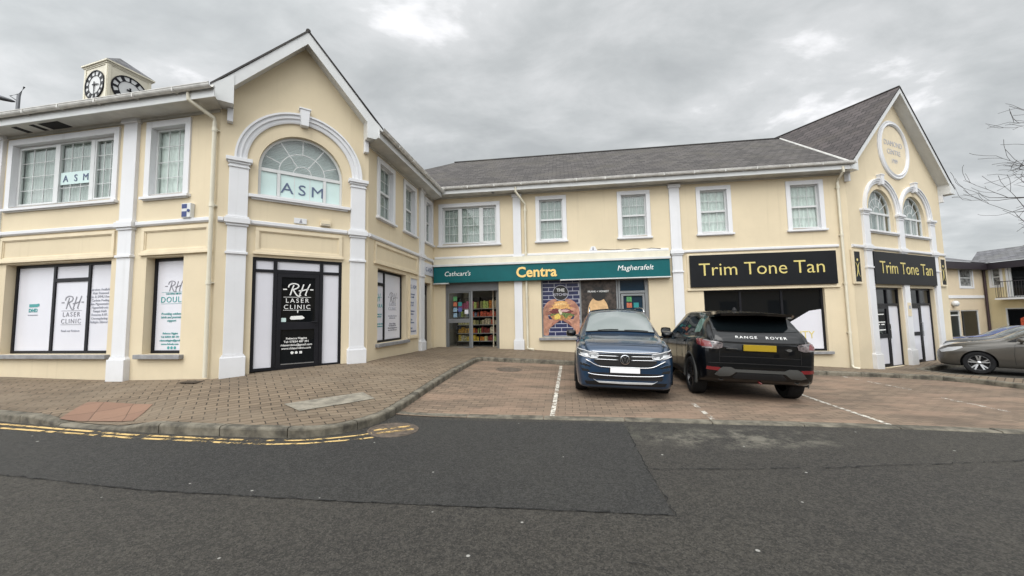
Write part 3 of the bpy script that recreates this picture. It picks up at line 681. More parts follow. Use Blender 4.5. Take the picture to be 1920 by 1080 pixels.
def eaves(F, a0, a1, root, z=6.06, over=.42, m0=0, m1=0, holes=()):
    """fascia, soffit and gutter; m0/m1 shorten or lengthen the outer edge for mitres"""
    m = MB(); m.face([F(a0, -.05, z - .20), F(a1, -.05, z - .20), F(a1 + m1, over - .02, z - .20), F(a0 + m0, over - .02, z - .20)]); m.box(F, a0, a1, -.02, .028, z - .26, z - .2)
    part(m, 'soffit', 'soffit_pvc', root)
    for h0, h1 in holes:
        q = MB(); q.box(F, h0, h1, .07, over - .12, z - .206, z - .196); part(q, 'soffit_gap', 'void_black', root)
    f = MB(); i = len(f.v); pr = [(over - .02, z - .22), (over, z - .22), (over, z - .02), (over - .02, z - .02)]
    f.v += [tuple(F(a0 + m0, p[0], p[1])) for p in pr] + [tuple(F(a1 + m1, p[0], p[1])) for p in pr]
    for k in range(4): j = (k + 1) % 4; f.f.append((i + k, i + j, i + 4 + j, i + 4 + k)); f.mi.append(0)
    f.f += [(i, i + 1, i + 2, i + 3), (i + 7, i + 6, i + 5, i + 4)]; f.mi += [0, 0]
    part(f, 'fascia', 'white_pvc', root)
    g = MB(); c = over + .065; n = 8; pr = []
    for k in range(n + 1): t = pi + pi * k / n; pr.append((c + .06 * cos(t), z - .015 + .065 * sin(t)))
    pr2 = [(c + .05 * cos(pi + pi * k / n), z - .013 + .052 * sin(pi + pi * k / n)) for k in range(n, -1, -1)]
    prof = pr + [(c + .068, z - .01), (c + .068, z + .004), (c + .05, z + .004)] + pr2[0:] + [(c - .05, z + .004), (c - .06, z + .004)]
    i = len(g.v); nn = len(prof); g.v += [tuple(F(a0 + m0, p[0], p[1])) for p in prof] + [tuple(F(a1 + m1, p[0], p[1])) for p in prof]
    for k in range(nn): j = (k + 1) % nn; g.f.append((i + k, i + j, i + nn + j, i + nn + k)); g.mi.append(0)
    a = a0 + .5
    while a < a1: g.box(F, a - .015, a + .015, over, c + .07, z - .085, z - .0155); a += .95
    part(g, 'gutter', 'gutter_pvc', root)
def roofplane(m, pts, e0, e1):
    """pts world, uv measured along eave e0->e1 and up the slope"""
    e0, e1 = V(e0), V(e1); u = (e1 - e0).normalized(); n = (V(pts[1]) - V(pts[0])).cross(V(pts[2]) - V(pts[0])).normalized(); v_ = n.cross(u)
    if v_.z < 0: v_ = -v_
    m.face(pts, [((V(p) - e0).dot(u) + 50, (V(p) - e0).dot(v_) + 50) for p in pts])
def shopwin(F, a0, a1, z0, z1, root, mull, fill, depth=.16, trans=None, fw=.06, mat='black_frame', sillz=True, name='shop_window', sillmat='stone_sill'):
    """big window: mull = inner mullion positions; fill = material per bay; trans={bay: z}"""
    f = MB(); o0, o1 = -depth - .05, -depth + .02; e = .003
    f.ring(F, a0 + e, a1 - e, z0 + e, z1 - e, fw, o0, o1); xs = [a0] + list(mull) + [a1]; hw = fw * .55
    for x in mull: f.box(F, x - hw, x + hw, o0, o1, z0 + fw, z1 - fw)
    for k, tz in (trans or {}).items(): f.box(F, xs[k] + (hw if k else fw), xs[k + 1] - (hw if k < len(xs) - 2 else fw), o0, o1 - .002, tz - .04, tz + .04)
    fo = part(f, name, mat, root)
    for k in range(len(xs) - 1):
        if fill[k] is None: continue
        g = MB(); g.box(F, xs[k] + (hw if k else fw), xs[k + 1] - (hw if k < len(xs) - 2 else fw), -depth - .02, -depth - .008, z0 + fw, z1 - fw); sub(g, 'pane', fill[k], fo)
    if sillz:
        q = MB(); q.prism(F, [(a0 - .10, z0 - .09), (a1 + .10, z0 - .09), (a1 + .10, z0 - .004), (a0 - .10, z0 - .004)], -.02, .095); q.box(F, a0 + e, a1 - e, -depth - .05, -.021, z0 - .05, z0 - .002); sub(q, 'sill', sillmat, fo, bevel=.008)
    return rect(a0, a1, z0, z1), fo
def stext(fo, *a, **k):
    o = text(*a[:7], 'lettering', None, **k); o.parent = fo; o.matrix_parent_inverse = fo.matrix_world.inverted(); return o

# ================= wing A =================
holesA = []; bpy.context.view_layer.update()
h, triA = upwin(FA, -5.68, -2.53, 4.06, 5.73, clinic, 'casement', 'blind_dark', 3, casements=[-5.55, -4.37, -3.38, -2.66]); holesA.append((h, .15))
m = MB(); m.box(FA, -4.30, -3.43, -.1025, -.1005, 4.62, 4.90); sub(m, 'window_film', 'aqua_film', triA)
[stext(triA, ch, FA, -3.86 + o_, 4.68, .22, -.096, 'navy_text', align='CENTER') for ch, o_ in (('A', -.29), ('S', 0), ('M', .28))]
h, _ = upwin(FA, -1.82, -.70, 4.06, 5.74, clinic, 'single', 'blind_pale'); holesA.append((h, .15))
h, wA = shopwin(FA, -5.52, -2.58, .87, 2.85, clinic, [-4.38, -3.40], ['white_film'] * 3, .18, {1: 2.48}); holesA.append((h, .18))
O_ = -.186
def rh_script(F, s, z, sc_, o, mat, fo):
    m = MB(); L_ = [smoothline([(-.33, .30), (-.30, .40), (-.18, .46), (-.02, .44), (.04, .36), (-.03, .27), (-.16, .22), (-.20, .20)]),
        smoothline([(-.14, .40), (-.20, .22), (-.25, .04), (-.27, -.02)]), smoothline([(-.16, .22), (-.10, .10), (-.02, -.02), (.06, -.05), (.12, .0)]),
        smoothline([(.22, .44), (.16, .24), (.10, .08), (.08, .0)]), smoothline([(.46, .46), (.38, .28), (.31, .08), (.29, .0), (.33, -.02)]), smoothline([(.04, .17), (.16, .18), (.30, .22), (.40, .24)]),
        [(-.52, .22), (-.38, .22)], [(.46, .22), (.58, .22)]]
    strokes(m, F, [[(s + p[0] * sc_, z + p[1] * sc_) for p in l] for l in L_], .028 * sc_ / .6, o, o + .003)
    sub(m, 'script_initials', mat, fo)
def bar(F, s0, s1, z, o, mat, fo, h=.008):
    m = MB(); m.box(F, s0, s1, o, o + .003, z, z + h); sub(m, 'rule_line', mat, fo)
def clinic_block(F, c, zc, k, o, mat, fo, w2='CLINIC', w1='LASER'):
    rh_script(F, c, zc + .30 * k, .62 * k, o, mat, fo); bar(F, c - .31 * k, c + .31 * k, zc + .235 * k, o, mat, fo)
    stext(fo, w1, F, c, zc + .10 * k, .155 * k, o, mat, align='CENTER', space=1.35); stext(fo, w2, F, c, zc - .06 * k, .155 * k, o, mat, align='CENTER', space=1.3); bar(F, c - .31 * k, c + .31 * k, zc - .095 * k, o, mat, fo)
clinic_block(FA, -3.88, 1.58, .92, O_, 'grey_text', wA)
stext(wA, 'Read our Reviews', FA, -3.88, 1.34, .07, O_, 'faint_text', align='CENTER')
stext(wA, 'Services Available\nHair Removal\nTattoo & SPMU Removal\nCarbon Peeling\nSkin Pigmentation\nHyperhidrosis\nFungal Nails\nRosacea & IPL\nDermaplaning\nMultiple Skincare', FA, -3.10, 2.22, .078, O_, 'faint_text', align='CENTER', line=1.0)
m = MB(); m.box(FA, -4.96 - .14, -4.96 + .10, O_, O_ + .003, 1.90, 1.97); m.disc(FA, -4.84, 1.945, .035, .035, O_, O_ + .004); sub(m, 'logo', 'teal_text', wA)
stext(wA, 'DHD', FA, -4.98, 1.79, .11, O_, 'teal_text', align='CENTER', space=1.1, bold=.004); stext(wA, 'BY APPOINTMENT', FA, -4.98, 1.71, .035, O_, 'faint_text', align='CENTER')
h, wA2 = shopwin(FA, -1.68, -.76, .87, 2.85, clinic, [], ['white_film'], .18); holesA.append((h, .18))
rh_script(FA, -1.19, 2.16, .44, O_, 'grey_text', wA2); stext(wA2, 'DOULA', FA, -1.20, 1.92, .17, O_, 'teal_text', align='CENTER', space=1.15)
stext(wA2, 'CERTIFIED BIRTH', FA, -1.20, 2.08, .05, O_, 'teal_text', align='CENTER'); bar(FA, -1.5, -.8, 1.89, O_, 'teal_text', wA2, .005); bar(FA, -1.5, -.8, 2.13, O_, 'teal_text', wA2, .005)
stext(wA2, 'Providing evidence\nbirth and postnatal\nsupport', FA, -1.22, 1.66, .07, O_, 'teal_text', align='CENTER', shear=.2)
stext(wA2, 'Rebecca Higgins\nTel: 07834 487 391\nrebeccahiggins@gmail\nwww.rhdoula.com', FA, -1.24, 1.26, .058, O_, 'teal_text', align='CENTER', line=1.25)
m = MB()
for k in range(3): m.disc(FA, -1.27 + k * .08, .985, .03, .03, O_, O_ + .003, 16)
sub(m, 'social_icons', 'teal_text', wA2)
wm = wall_mesh(FA, [(-20, -1), (0, -1), (0, 6.0), (-20, 6.0)], [q[0] for q in holesA], [q[1] for q in holesA]); part(wm, 'wall', 'cream_render', clinic)
pilaster(FA, -2.18, .35, clinic, top=5.86); pilaster(FA, -5.96, .35, clinic, top=5.86)
string(FA, -5.74, -2.42, clinic); string(FA, -1.94, -.12, clinic); string(FA, -.02, -.02 + .001, clinic) if 0 else None
panel(FA, -5.70, -2.50, 2.92, 3.46, clinic); panel(FA, -1.80, -.14, 2.92, 3.46, clinic)
downpipe(FA, -.06, clinic, 5.52, G(*FA(-.06, 0, 0).xy) + .16, gut=(-.20, .46))

# ================= gable B =================
cB = 1.5
h1, wB = archwin(FB, cB, .84, 4.17, 4.79, clinic, 'wide')
m = MB(); [m.box(FB, cB + p, cB + q, -.1145, -.112, 4.225, 4.73) for p, q in ((-.785, -.495), (-.425, .425), (.495, .785))]; sub(m, 'window_film', 'aqua_film', wB)
stext(wB, 'ASM', FB, cB + .02, 4.32, .34, -.107, 'navy_text', align='CENTER', space=1.45, sx=1.1)
dB = rect(.61, 2.35, .40, 2.84)
wm = wall_mesh(FB, [(0, -1), (LB, -1), (LB, 6.26), (cB, 7.84), (0, 6.18)], [h1, dB], [.15, .08]); part(wm, 'wall', 'cream_render', clinic)
pilaster(FB, .33, .33, clinic, top=4.80, cap_hi=4.83, zbase=.82); pilaster(FB, 2.68, .33, clinic, top=4.80, cap_hi=4.83, zbase=.82)
archmould(FB, cB, 4.87, 1.04, 1.26, clinic)
string(FB, .56, 2.44, clinic); string(FB, .01, .10, clinic); string(FB, 2.91, LB - .01, clinic); panel(FB, .64, 2.34, 2.93, 3.46, clinic)
def entrance(F, a0, a1, z0, z1, root, xl, xr, tz, side_mat, name='entrance_screen'):
    f = MB(); fw = .06; o0, o1 = -.10, -.035; e = .003
    f.ring(F, a0 + e, a1 - e, z0, z1 - e, fw, o0, o1)
    for x in (xl, xr): f.box(F, x - .035, x + .035, o0, o1 + .012, z0 + fw, z1 - fw)
    f.box(F, a0 + fw, xl - .035, o0, o1, tz - .03, tz + .03); f.box(F, xr + .035, a1 - fw, o0, o1, tz - .03, tz + .03); f.box(F, xl + .035, xr - .035, o0, o1 + .01, tz - .035, tz + .035)
    fo = part(f, name, 'black_frame', root)
    g = MB(); g.box(F, a0 + fw, xl - .035, -.075, -.065, z0 + fw, z1 - fw); g.box(F, xr + .035, a1 - fw, -.075, -.065, z0 + fw, z1 - fw); g.box(F, xl + .035, xr - .035, -.075, -.065, tz + .035, z1 - fw); sub(g, 'side_pane', side_mat, fo)
    return fo
eb = entrance(FB, .61, 2.35, .46, 2.84, clinic, 1.02, 1.92, 2.56, 'white_film')
d = MB(); a0, a1, z0, z1 = 1.06, 1.88, .50, 2.52; d.ring(FB, a0, a1, z0, z1, .085, -.085, -.028); d.box(FB, a0 + .085, a1 - .085, -.083, -.030, 1.30, 1.46)
db = part(d, 'door', 'black_frame', clinic, bevel=.003)
g = MB(); g.box(FB, a0 + .085, a1 - .085, -.06, -.052, z0 + .085, 1.30); g.box(FB, a0 + .085, a1 - .085, -.06, -.052, 1.46, z1 - .085); sub(g, 'pane', 'dark_glass', db)
g = MB(); g.tube([FB(1.84, -.028, 1.46), FB(1.84, .02, 1.46), FB(1.72, .02, 1.46)], .011, 8); g.box(FB, 1.82, 1.86, -.027, -.018, 1.38, 1.62); sub(g, 'door_handle', 'black_frame', db)
g = MB(); g.box(FB, a0 + .1, a1 - .09, -.05, -.02, z0 + .06, z0 + .075); sub(g, 'kick_rail', 'alloy', db)
clinic_block(FB, 1.45, 1.80, .86, -.051, 'white_text', db)
stext(db, 'Rebecca Higgins\nTel: 07834 487 391\nrhlaserclinic@gmail.com\nwww.rhlaserclinic.com', FB, 1.45, 1.09, .062, -.051, 'white_text', align='CENTER', bold=.001, line=1.15)
m = MB(); m.disc(FB, 1.37, .80, .03, .03, -.051, -.048, 20); m.disc(FB, 1.45, .80, .028, .028, -.051, -.048, 20); m.box(FB, 1.51, 1.56, -.051, -.048, .775, .825); sub(m, 'social_icons', 'white_text', db)
m = MB(); m.prism(FB, [(1.31, 1.54), (1.34, 1.515), (1.55, 1.52), (1.60, 1.55), (1.55, 1.60), (1.33, 1.59)], -.051, -.047); m.prism(FB, [(1.445, 1.715), (1.455, 1.66), (1.465, 1.66), (1.475, 1.715)], -.051, -.048); sub(m, 'hanging_notice', 'white_text', db)
m = MB(); m.box(FB, 1.15, 1.24, -.051, -.048, 1.47, 1.555); sub(m, 'sticker', 'aqua_film', db)
# fittings on the wall
def fitting(F, s, z, name, label, cat): return thing(name, F(s, 0, z), label, cat)
al = fitting(FA, -.66, 3.75, 'alarm_box', 'white and navy burglar alarm box beside the left downpipe above the string course', 'alarm box')
m = MB(); m.prism(FA, [(-.76, 3.60), (-.55, 3.60), (-.54, 3.9), (-.77, 3.9)], 0, .09); part(m, 'case', 'white_pvc', al, bevel=.012); m = MB(); m.box(FA, -.75, -.63, .09, .094, 3.79, 3.88); m.box(FA, -.75, -.63, .09, .094, 3.62, 3.73); part(m, 'label_panel', 'blue_sign', al); m = MB(); m.disc(FA, -.585, 3.74, .03, .03, .09, .105, 16); part(m, 'strobe', 'blue_sign', al)
vp = fitting(FB, 1.47, 3.7, 'wall_plaque', 'small white plaque with a dark arrow mark above the clinic doorway', 'plaque')
m = MB(); m.box(FB, 1.34, 1.59, 0, .03, 3.64, 3.76); part(m, 'plate', 'white_paint', vp, bevel=.006); m = MB(); m.prism(FB, [(1.44, 3.66), (1.50, 3.66), (1.485, 3.72), (1.475, 3.75), (1.465, 3.72)], .03, .034); part(m, 'mark', 'grey_text', vp)
vb = fitting(FB, 1.97, 3.7, 'vent_cover', 'cream vent box on the wall right of the small plaque above the clinic doorway', 'vent')
m = MB(); m.prism(FB, [(1.86, 3.64), (2.08, 3.64), (2.07, 3.77), (1.87, 3.77)], 0, .07); part(m, 'hood', 'cream_trim', vb, bevel=.008); m = MB(); [m.box(FB, 1.88, 2.06, .02, .075, 3.645 + .03 * k, 3.655 + .03 * k) for k in range(2)]; part(m, 'grille', 'stone_sill', vb)

# ================= wing C =================
holesC = []
for a0, a1 in ((.42, 1.46), (2.06, 3.06), (3.80, 4.66)):
    h, _ = upwin(FC, a0, a1, 4.08, 5.72, clinic, 'sash', 'blind_dark', 3 if a0 < 3 else 2); holesC.append((h, .15))
h, wC = shopwin(FC, .50, 2.28, .87, 2.80, clinic, [1.16], ['white_film'] * 2, .16, {0: 2.42}); holesC.append((h, .16))
O2 = -.166
rh_script(FC, 1.72, 1.98, .55, O2, 'grey_text', wC); stext(wC, 'LASER\nCLINIC', FC, 1.72, 1.86, .14, O2, 'faint_text', align='CENTER', space=1.2, line=.9)
stext(wC, 'www.rhlaserclinic.com\nfollow for offers', FC, 1.72, 1.56, .06, O2, 'faint_text', align='CENTER'); stext(wC, 'Rebecca Higgins\nTel: 07834 487 391\nrhlaserclinic@gmail.com\nwww.rhlaserclinic.com', FC, 1.72, 1.34, .06, O2, 'grey_text', align='CENTER')
rh_script(FC, .80, 1.98, .42, O2, 'teal_text', wC); stext(wC, 'DOULA', FC, .86, 1.80, .14, O2, 'teal_text', align='CENTER'); stext(wC, 'Providing birth\nand postnatal', FC, .88, 1.60, .06, O2, 'teal_text', align='CENTER'); stext(wC, 'Tel: 07834 487 391\nwww.rhdoula.com', FC, .88, 1.34, .06, O2, 'teal_text', align='CENTER')
dC = rect(3.76, 4.46, .38, 2.72); bC = rect(2.52, 3.10, .98, 2.74)
wm = wall_mesh(FC, [(0, -1), (LC, -1), (LC, 6.0), (0, 6.0)], [q[0] for q in holesC] + [dC], [q[1] for q in holesC] + [.22]); part(wm, 'wall', 'cream_render', clinic)
pilaster(FC, 3.48, .34, clinic, top=5.86, zbase=.76)
string(FC, .01, 3.25, clinic); string(FC, 3.71, LC - .06, clinic); panel(FC, .32, 3.14, 2.93, 3.46, clinic)
nb = thing('notice_board', FC(2.8, 0, 1.8), 'tall narrow pale notice board listing services beside the last pilaster before the corner', 'notice board')
m = MB(); m.box(FC, 2.52, 3.08, 0, .02, .98, 2.74); part(m, 'board', 'white_film', nb)
m = MB(); m.ring(FC, 2.47, 3.13, .93, 2.79, .05, 0, .045); m.box(FC, 2.42, 3.16, 0, .07, .88, .928); part(m, 'frame', 'cream_trim', nb)
text('G ASM', FC, 2.80, 2.42, .17, .021, 'navy_text', 'lettering', nb, align='CENTER')
text('Accounts\n& Audit\n\nPayroll\n& VAT\n\nBusiness\nAdvice\n\nTax\nReturns\n\nSelf\nAssessment', FC, 2.58, 2.22, .088, .021, 'navy_text', 'lettering', nb, line=1.0)
m = MB(); m.ring(FC, 3.765, 4.455, .38, 2.715, .06, -.21, -.15); d2 = part(m, 'office_door', 'brown_door', clinic)
m = MB(); m.box(FC, 3.825, 4.395, -.20, -.17, .42, 2.26); sub(m, 'door_leaf', 'brown_door', d2); m = MB(); m.box(FC, 3.93, 4.29, -.168, -.162, 1.45, 2.15); m.box(FC, 3.93, 4.29, -.168, -.162, .55, 1.15); m.box(FC, 3.825, 4.395, -.19, -.18, 2.32, 2.65); sub(m, 'pane', 'dark_glass', d2)
gs = thing('office_sign', FC(4.16, 0, 3.2), 'small white office sign over the brown door in the inner corner', 'sign')
m = MB(); m.box(FC, 3.74, 4.6, 0, .035, 2.98, 3.40); part(m, 'board', 'white_film', gs); text('G ASM', FC, 4.17, 3.10, .22, .036, 'navy_text', 'lettering', gs, align='CENTER')

# ================= terrace D =================
holesD = []
h, w1 = upwin(FD, .20, 2.50, 4.07, 5.68, shopb, 'casement', 'blind_dark', 3, casements=[.33, 1.01, 1.77, 2.37]); holesD.append((h, .15))
for a0, a1, bl in ((3.79, 4.88, 'blind_dark'), (6.63, 7.73, 'blind_dark'), (9.23, 10.34, 'blind_pale'), (12.03, 13.15, 'blind_pale')):
    h, _ = upwin(FD, a0, a1, 4.08, 5.76, shopb, 'sash', bl); holesD.append((h, .15))
doorD = rect(.44, 2.41, .36, 2.78); holesD.append((doorD, .12))
h, wD = shopwin(FD, 3.92, 7.57, .74, 2.78, shopb, [5.28, 6.53], [None, None, None], .12, None, .045, 'light_grey_frame', name='poster_window'); holesD.append((h, .12))
h, wT = shopwin(FD, 9.32, 12.97, .22, 2.24, shopb, [10.48, 11.74], ['dark_glass'] * 3, .12, None, .06, 'black_frame'); holesD.append((h, .12))
wm = wall_mesh(FD, [(0, -1.2), (LD, -1.2), (LD, 6.1), (0, 6.1)], [q[0] for q in holesD], [q[1] for q in holesD]); part(wm, 'wall', 'cream_render', shopb)
pilaster(FD, 3.12, .28, shopb, top=5.88, zbase=.68); pilaster(FD, 8.52, .33, shopb, top=5.88, zbase=.45)
string(FD, 8.76, 13.46, shopb, 3.56); string(FD, 0.06, 8.26, shopb, 3.66)
downpipe(FD, 3.42, shopb, 5.42, G(*FD(3.42, 0, 0).xy) + .22, gut=(-.28, .46), ztop2=6.0, foot=.22); downpipe(FD, 13.55, shopb, 5.60, G(*FD(13.5, 0, 0).xy) + .2, gut=(-.06, .46), ztop2=6.0, foot=.12)
# shop fascia sign
cs = thing('shop_sign', FD(4.2, .2, 3.0), 'long teal convenience shop fascia sign with bold orange lettering', 'shop sign')
m = MB(); m.box(FD, .07, 8.24, .003, .20, 2.74, 3.32); part(m, 'board', 'teal_board', cs, bevel=.004)
m = MB(); m.box(FD, .04, 8.27, .003, .24, 3.325, 3.40); m.box(FD, 4.6, 8.27, .003, .215, 2.70, 2.737); m.box(FD, .05, .62, .003, .215, 2.70, 2.737); part(m, 'trim', 'white_pvc', cs, bevel=.004)
m = MB(); m.box(FD, .04, 8.27, .003, .16, 3.403, 3.60); part(m, 'shutter_box', 'cream_pvc', cs, bevel=.006)
tx = text('Centra', FD, 3.78, 2.865, .50, .201, 'orange_text', 'lettering', cs, align='CENTER', bold=.012, ext=.012, sx=1.0)
tag(tx, 'bold orange shop name in the middle of the sign')
text("Cathcart's", FD, .46, 2.98, .235, .201, 'white_text', 'lettering', cs, shear=.22); text('Magherafelt', FD, 6.52, 2.98, .25, .201, 'white_text', 'lettering', cs, shear=.22)
# sliding entrance
f = MB(); f.ring(FD, .443, 2.407, .36, 2.777, .05, -.13, -.06, 'LRT'); f.box(FD, .49, 2.36, -.125, -.065, 2.44, 2.73)
ent = part(f, 'shop_entrance', 'grey_frame', shopb)
f = MB(); f.ring(FD, .50, 1.36, .385, 2.435, .05, -.115, -.085); f.box(FD, .55, 1.31, -.11, -.09, 1.30, 1.45); sl1 = part(f, 'sliding_door', 'grey_frame', shopb)
g = MB(); g.box(FD, .55, 1.31, -.103, -.099, .435, 2.385); sub(g, 'pane', 'clear_glass', sl1)
f = MB(); f.ring(FD, 1.28, 1.40, .385, 2.435, .035, -.155, -.13); f.box(FD, 1.375, 1.43, -.12, -.07, .385, 2.435); part(f, 'sliding_door', 'light_grey_frame', shopb)
for x, z, c in ((.78, 2.10, 'sticker_green'), (.78, 1.90, 'sticker_orange'), (.96, 1.90, 'sticker_teal'), (.78, 1.70, 'sticker_blue'), (.96, 1.70, 'sticker_navy'), (.78, 1.50, 'sticker_blue'), (1.20, 1.62, 'white_film')):
    g = MB(); g.box(FD, x - .07, x + .07, -.098, -.095, z, z + .15); sub(g, 'sticker', c, sl1)
# shop interior: a real little room
r_ = MB(); a0, a1, b0, b1, z0, z1 = .2, 3.0, -3.4, -.14, .36, 2.9
r_.face([FD(a0, b1, z0), FD(a0, b0, z0), FD(a0, b0, z1), FD(a0, b1, z1)]); r_.face([FD(a1, b1, z0), FD(a1, b0, z0), FD(a1, b0, z1), FD(a1, b1, z1)]); r_.face([FD(a0, b0, z0), FD(a1, b0, z0), FD(a1, b0, z1), FD(a0, b0, z1)]); r_.face([FD(a0, b1, z1), FD(a1, b1, z1), FD(a1, b0, z1), FD(a0, b0, z1)])
r_.box(FD, 2.28, 2.42, -1.6, -.15, z0, 2.7)
part(r_, 'shop_interior', 'grey_interior', shopb); r_ = MB(); r_.face([FD(a0, .0, z0 - .004), FD(a1, .0, z0 - .004), FD(a1, b0, z0 - .004), FD(a0, b0, z0 - .004)]); part(r_, 'shop_floor', 'floor_tile', shopb)
m = MB(); m.ring(FD, 2.10, 2.28, .37, 2.5, .035, -.5, -.42); part(m, 'inner_door_jamb', 'cream_interior', shopb)
em = bpy.data.materials.new('shop_lamp'); em.use_nodes = True; em.node_tree.nodes['Principled BSDF'].inputs['Emission Color'].default_value = (1, .93, .8, 1); em.node_tree.nodes['Principled BSDF'].inputs['Emission Strength'].default_value = 9; MATS['shop_lamp'] = em
for k, bb in enumerate((-.7, -1.25)):
    cl_ = MB(); cl_.box(FD, .6, 1.6, bb - .06, bb + .06, 2.84, 2.88); o = cl_.build('ceiling_light', 'shop_lamp'); tag(o, ('lit strip light on the shop ceiling just inside the sliding door', 'lit strip light deeper inside the shop ceiling above the shelves')[k], 'light')
sh = thing('shelving_unit', FD(1.4, -1.7, .37), 'grocery shelving unit seen through the open sliding door', 'shelves')
m = MB(); SZ = [.55, .86, 1.20, 1.52, 1.84]; BY = -1.62
m.box(FD, .4, 2.22, BY - .42, BY - .40, .37, 2.3); [m.box(FD, x - .015, x + .015, BY - .4, BY, .37, 2.3) for x in (.4, 1.32, 2.22)]; part(m, 'upright', 'dark_plastic', sh)
for z in SZ: m = MB(); m.box(FD, .42, 2.2, BY - .4, BY + .01, z - .03, z); part(m, 'shelf', 'shelf_metal', sh)
PC = {.55: ['bright yellow', 'orange', 'dark red'], .86: ['amber', 'dark red', 'brown'], 1.20: ['pale yellow', 'olive', 'cream'], 1.52: ['slate blue', 'red', 'red'], 1.84: ['magenta', 'lime green', 'cream']}
PM = {'bright yellow': (.60, .38, .04), 'orange': (.55, .20, .03), 'dark red': (.22, .03, .02), 'amber': (.50, .26, .03), 'brown': (.14, .06, .03), 'pale yellow': (.50, .45, .20), 'olive': (.20, .20, .08), 'cream': (.50, .44, .30), 'slate blue': (.14, .18, .25), 'red': (.55, .10, .05), 'magenta': (.36, .05, .16), 'lime green': (.32, .42, .12)}
for k_, c in PM.items(): simple('pack_' + k_, tuple(min(.8, x * 1.0) for x in c), .4, var=.5, vs=22)
ordn = {.55: 'bottom', .86: 'second lowest', 1.20: 'middle', 1.52: 'second highest', 1.84: 'top'}
rs = random.Random(5)
for z in SZ:
    x = .45
    while x < 2.12:
        w_ = rs.uniform(.08, .13); c = rs.choice(list(PM)) if rs.random() < .3 else PC[z][max(0, min(2, int((x - .45) / 1.67 * 3 + rs.uniform(-.5, .5))))]; hh = rs.uniform(.15, .24) if z < 1.8 else rs.uniform(.2, .36)
        q = MB(); dd = rs.uniform(.0, .05); q.prism(FD, [(x, z + .001), (x + w_, z + .001), (x + w_ - .004, z + hh * .9), (x + w_ * .75, z + hh), (x + w_ * .25, z + hh), (x + .004, z + hh * .9)], BY - .22 - dd, BY - dd - .01)
        o = q.build('food_packet', 'pack_' + c); tag(o, '%s food packet on the %s shelf inside the shop doorway' % (c, ordn[z]), 'food packet', '%s food packets on the %s shop shelf' % (c, ordn[z])); x += w_ + .012
# posters in the next window
O3 = -.135
bp = thing('burger_poster', FD(4.6, -.13, 1.7), 'tall window poster of hands holding a burger before navy bricks', 'poster')
m = MB(); m.box(FD, 3.965, 5.255, O3 - .012, O3, .79, 2.73); part(m, 'backing', 'print_line', bp)
m = MB(); zz = .80; r0 = 0
while zz < 2.70:
    x = 3.97 - (.20 if r0 % 2 else 0)
    while x < 5.25:
        x0 = max(3.97, x); x1 = min(5.25, x + .40)
        if x1 - x0 > .03: m.box(FD, x0, x1, O3, O3 + .002, zz, min(zz + .118, 2.73))
        x += .42
    zz += .142; r0 += 1
part(m, 'printed_brick', 'print_navy', bp)
def blob(F, pts, o0, o1, mat, name, root, n=5):
    q = smoothline(pts + [pts[0]], n)[:-1]; mm = MB(); mm.prism(F, [(p[0], p[1]) for p in q], o0, o1); return part(mm, name, mat, root)
bx, bz = 4.60, 1.62
def pblob(pts, lay, mat, name, n=5): blob(FD, [(bx + a, bz + c) for a, c in pts], O3 + .003 + lay * .0022, O3 + .0048 + lay * .0022, mat, name, bp, n)
for sg in (-1, 1):
    fl = lambda P: [(sg * a, c) for a, c in P]
    pblob(fl([(-.63, -.80), (-.46, -.80), (-.44, -.62), (-.30, -.46), (-.16, -.34), (-.14, -.26), (-.24, -.22), (-.40, -.26), (-.46, -.12), (-.44, .06), (-.58, .06), (-.63, -.1)]), 0, 'skin_print', 'printed_hand')
    pblob(fl([(-.63, -.10), (-.62, .12), (-.52, .30), (-.36, .42), (-.18, .46), (-.16, .38), (-.32, .30), (-.40, .16), (-.44, -.06), (-.52, -.14)]), 1, 'skin_print', 'printed_finger')
    for q, (a0_, c0_) in enumerate(((-.30, .30), (-.36, .20), (-.40, .08), (-.42, -.05))):
        pblob(fl([(a0_ - .22 + .03 * q, c0_ - .04), (a0_ - .12, c0_ + .05), (a0_ + .02, c0_ + .045), (a0_ + .085, c0_ + .01), (a0_ + .04, c0_ - .035), (a0_ - .10, c0_ - .045)]), 6 + q % 2, 'skin_dark' if q % 2 else 'skin_print', 'printed_finger')
    pblob(fl([(-.34, -.40), (-.22, -.30), (-.10, -.245), (-.05, -.275), (-.10, -.33), (-.24, -.42), (-.34, -.50)]), 7, 'skin_dark', 'printed_thumb')
pblob([(-.40, -.10), (-.30, -.24), (-.1, -.29), (.15, -.29), (.34, -.22), (.41, -.08), (.1, -.1), (-.2, -.1)], 2, 'bun_dark', 'printed_bun')
pblob([(-.43, -.04), (-.34, -.14), (-.22, -.08), (-.10, -.20), (.02, -.10), (.16, -.22), (.28, -.12), (.42, -.16), (.44, .0), (.1, .04), (-.3, .05)], 3, 'lettuce_print', 'printed_filling')
pblob([(-.24, -.12), (-.10, -.06), (-.02, -.16), (-.10, -.26), (-.22, -.24)], 4, 'cheese_print', 'printed_filling')
pblob([(-.42, .02), (-.3, .10), (0, .11), (.3, .09), (.43, .02), (.3, -.05), (.05, -.02), (-.2, -.06), (-.36, -.04)], 4, 'meat_print', 'printed_filling')
pblob([(-.06, .06), (.14, .09), (.30, .05), (.16, .0), (.0, .01)], 5, 'onion_print', 'printed_filling'); pblob([(-.10, .08), (-.02, .10), (.03, -.04), (-.02, -.10), (-.07, -.02)], 5, 'cream_trim', 'printed_filling')
pblob([(-.42, .06), (-.38, .22), (-.22, .35), (0, .39), (.22, .35), (.38, .22), (.43, .05), (.2, .12), (0, .10), (-.2, .13)], 5, 'bun_print', 'printed_bun')
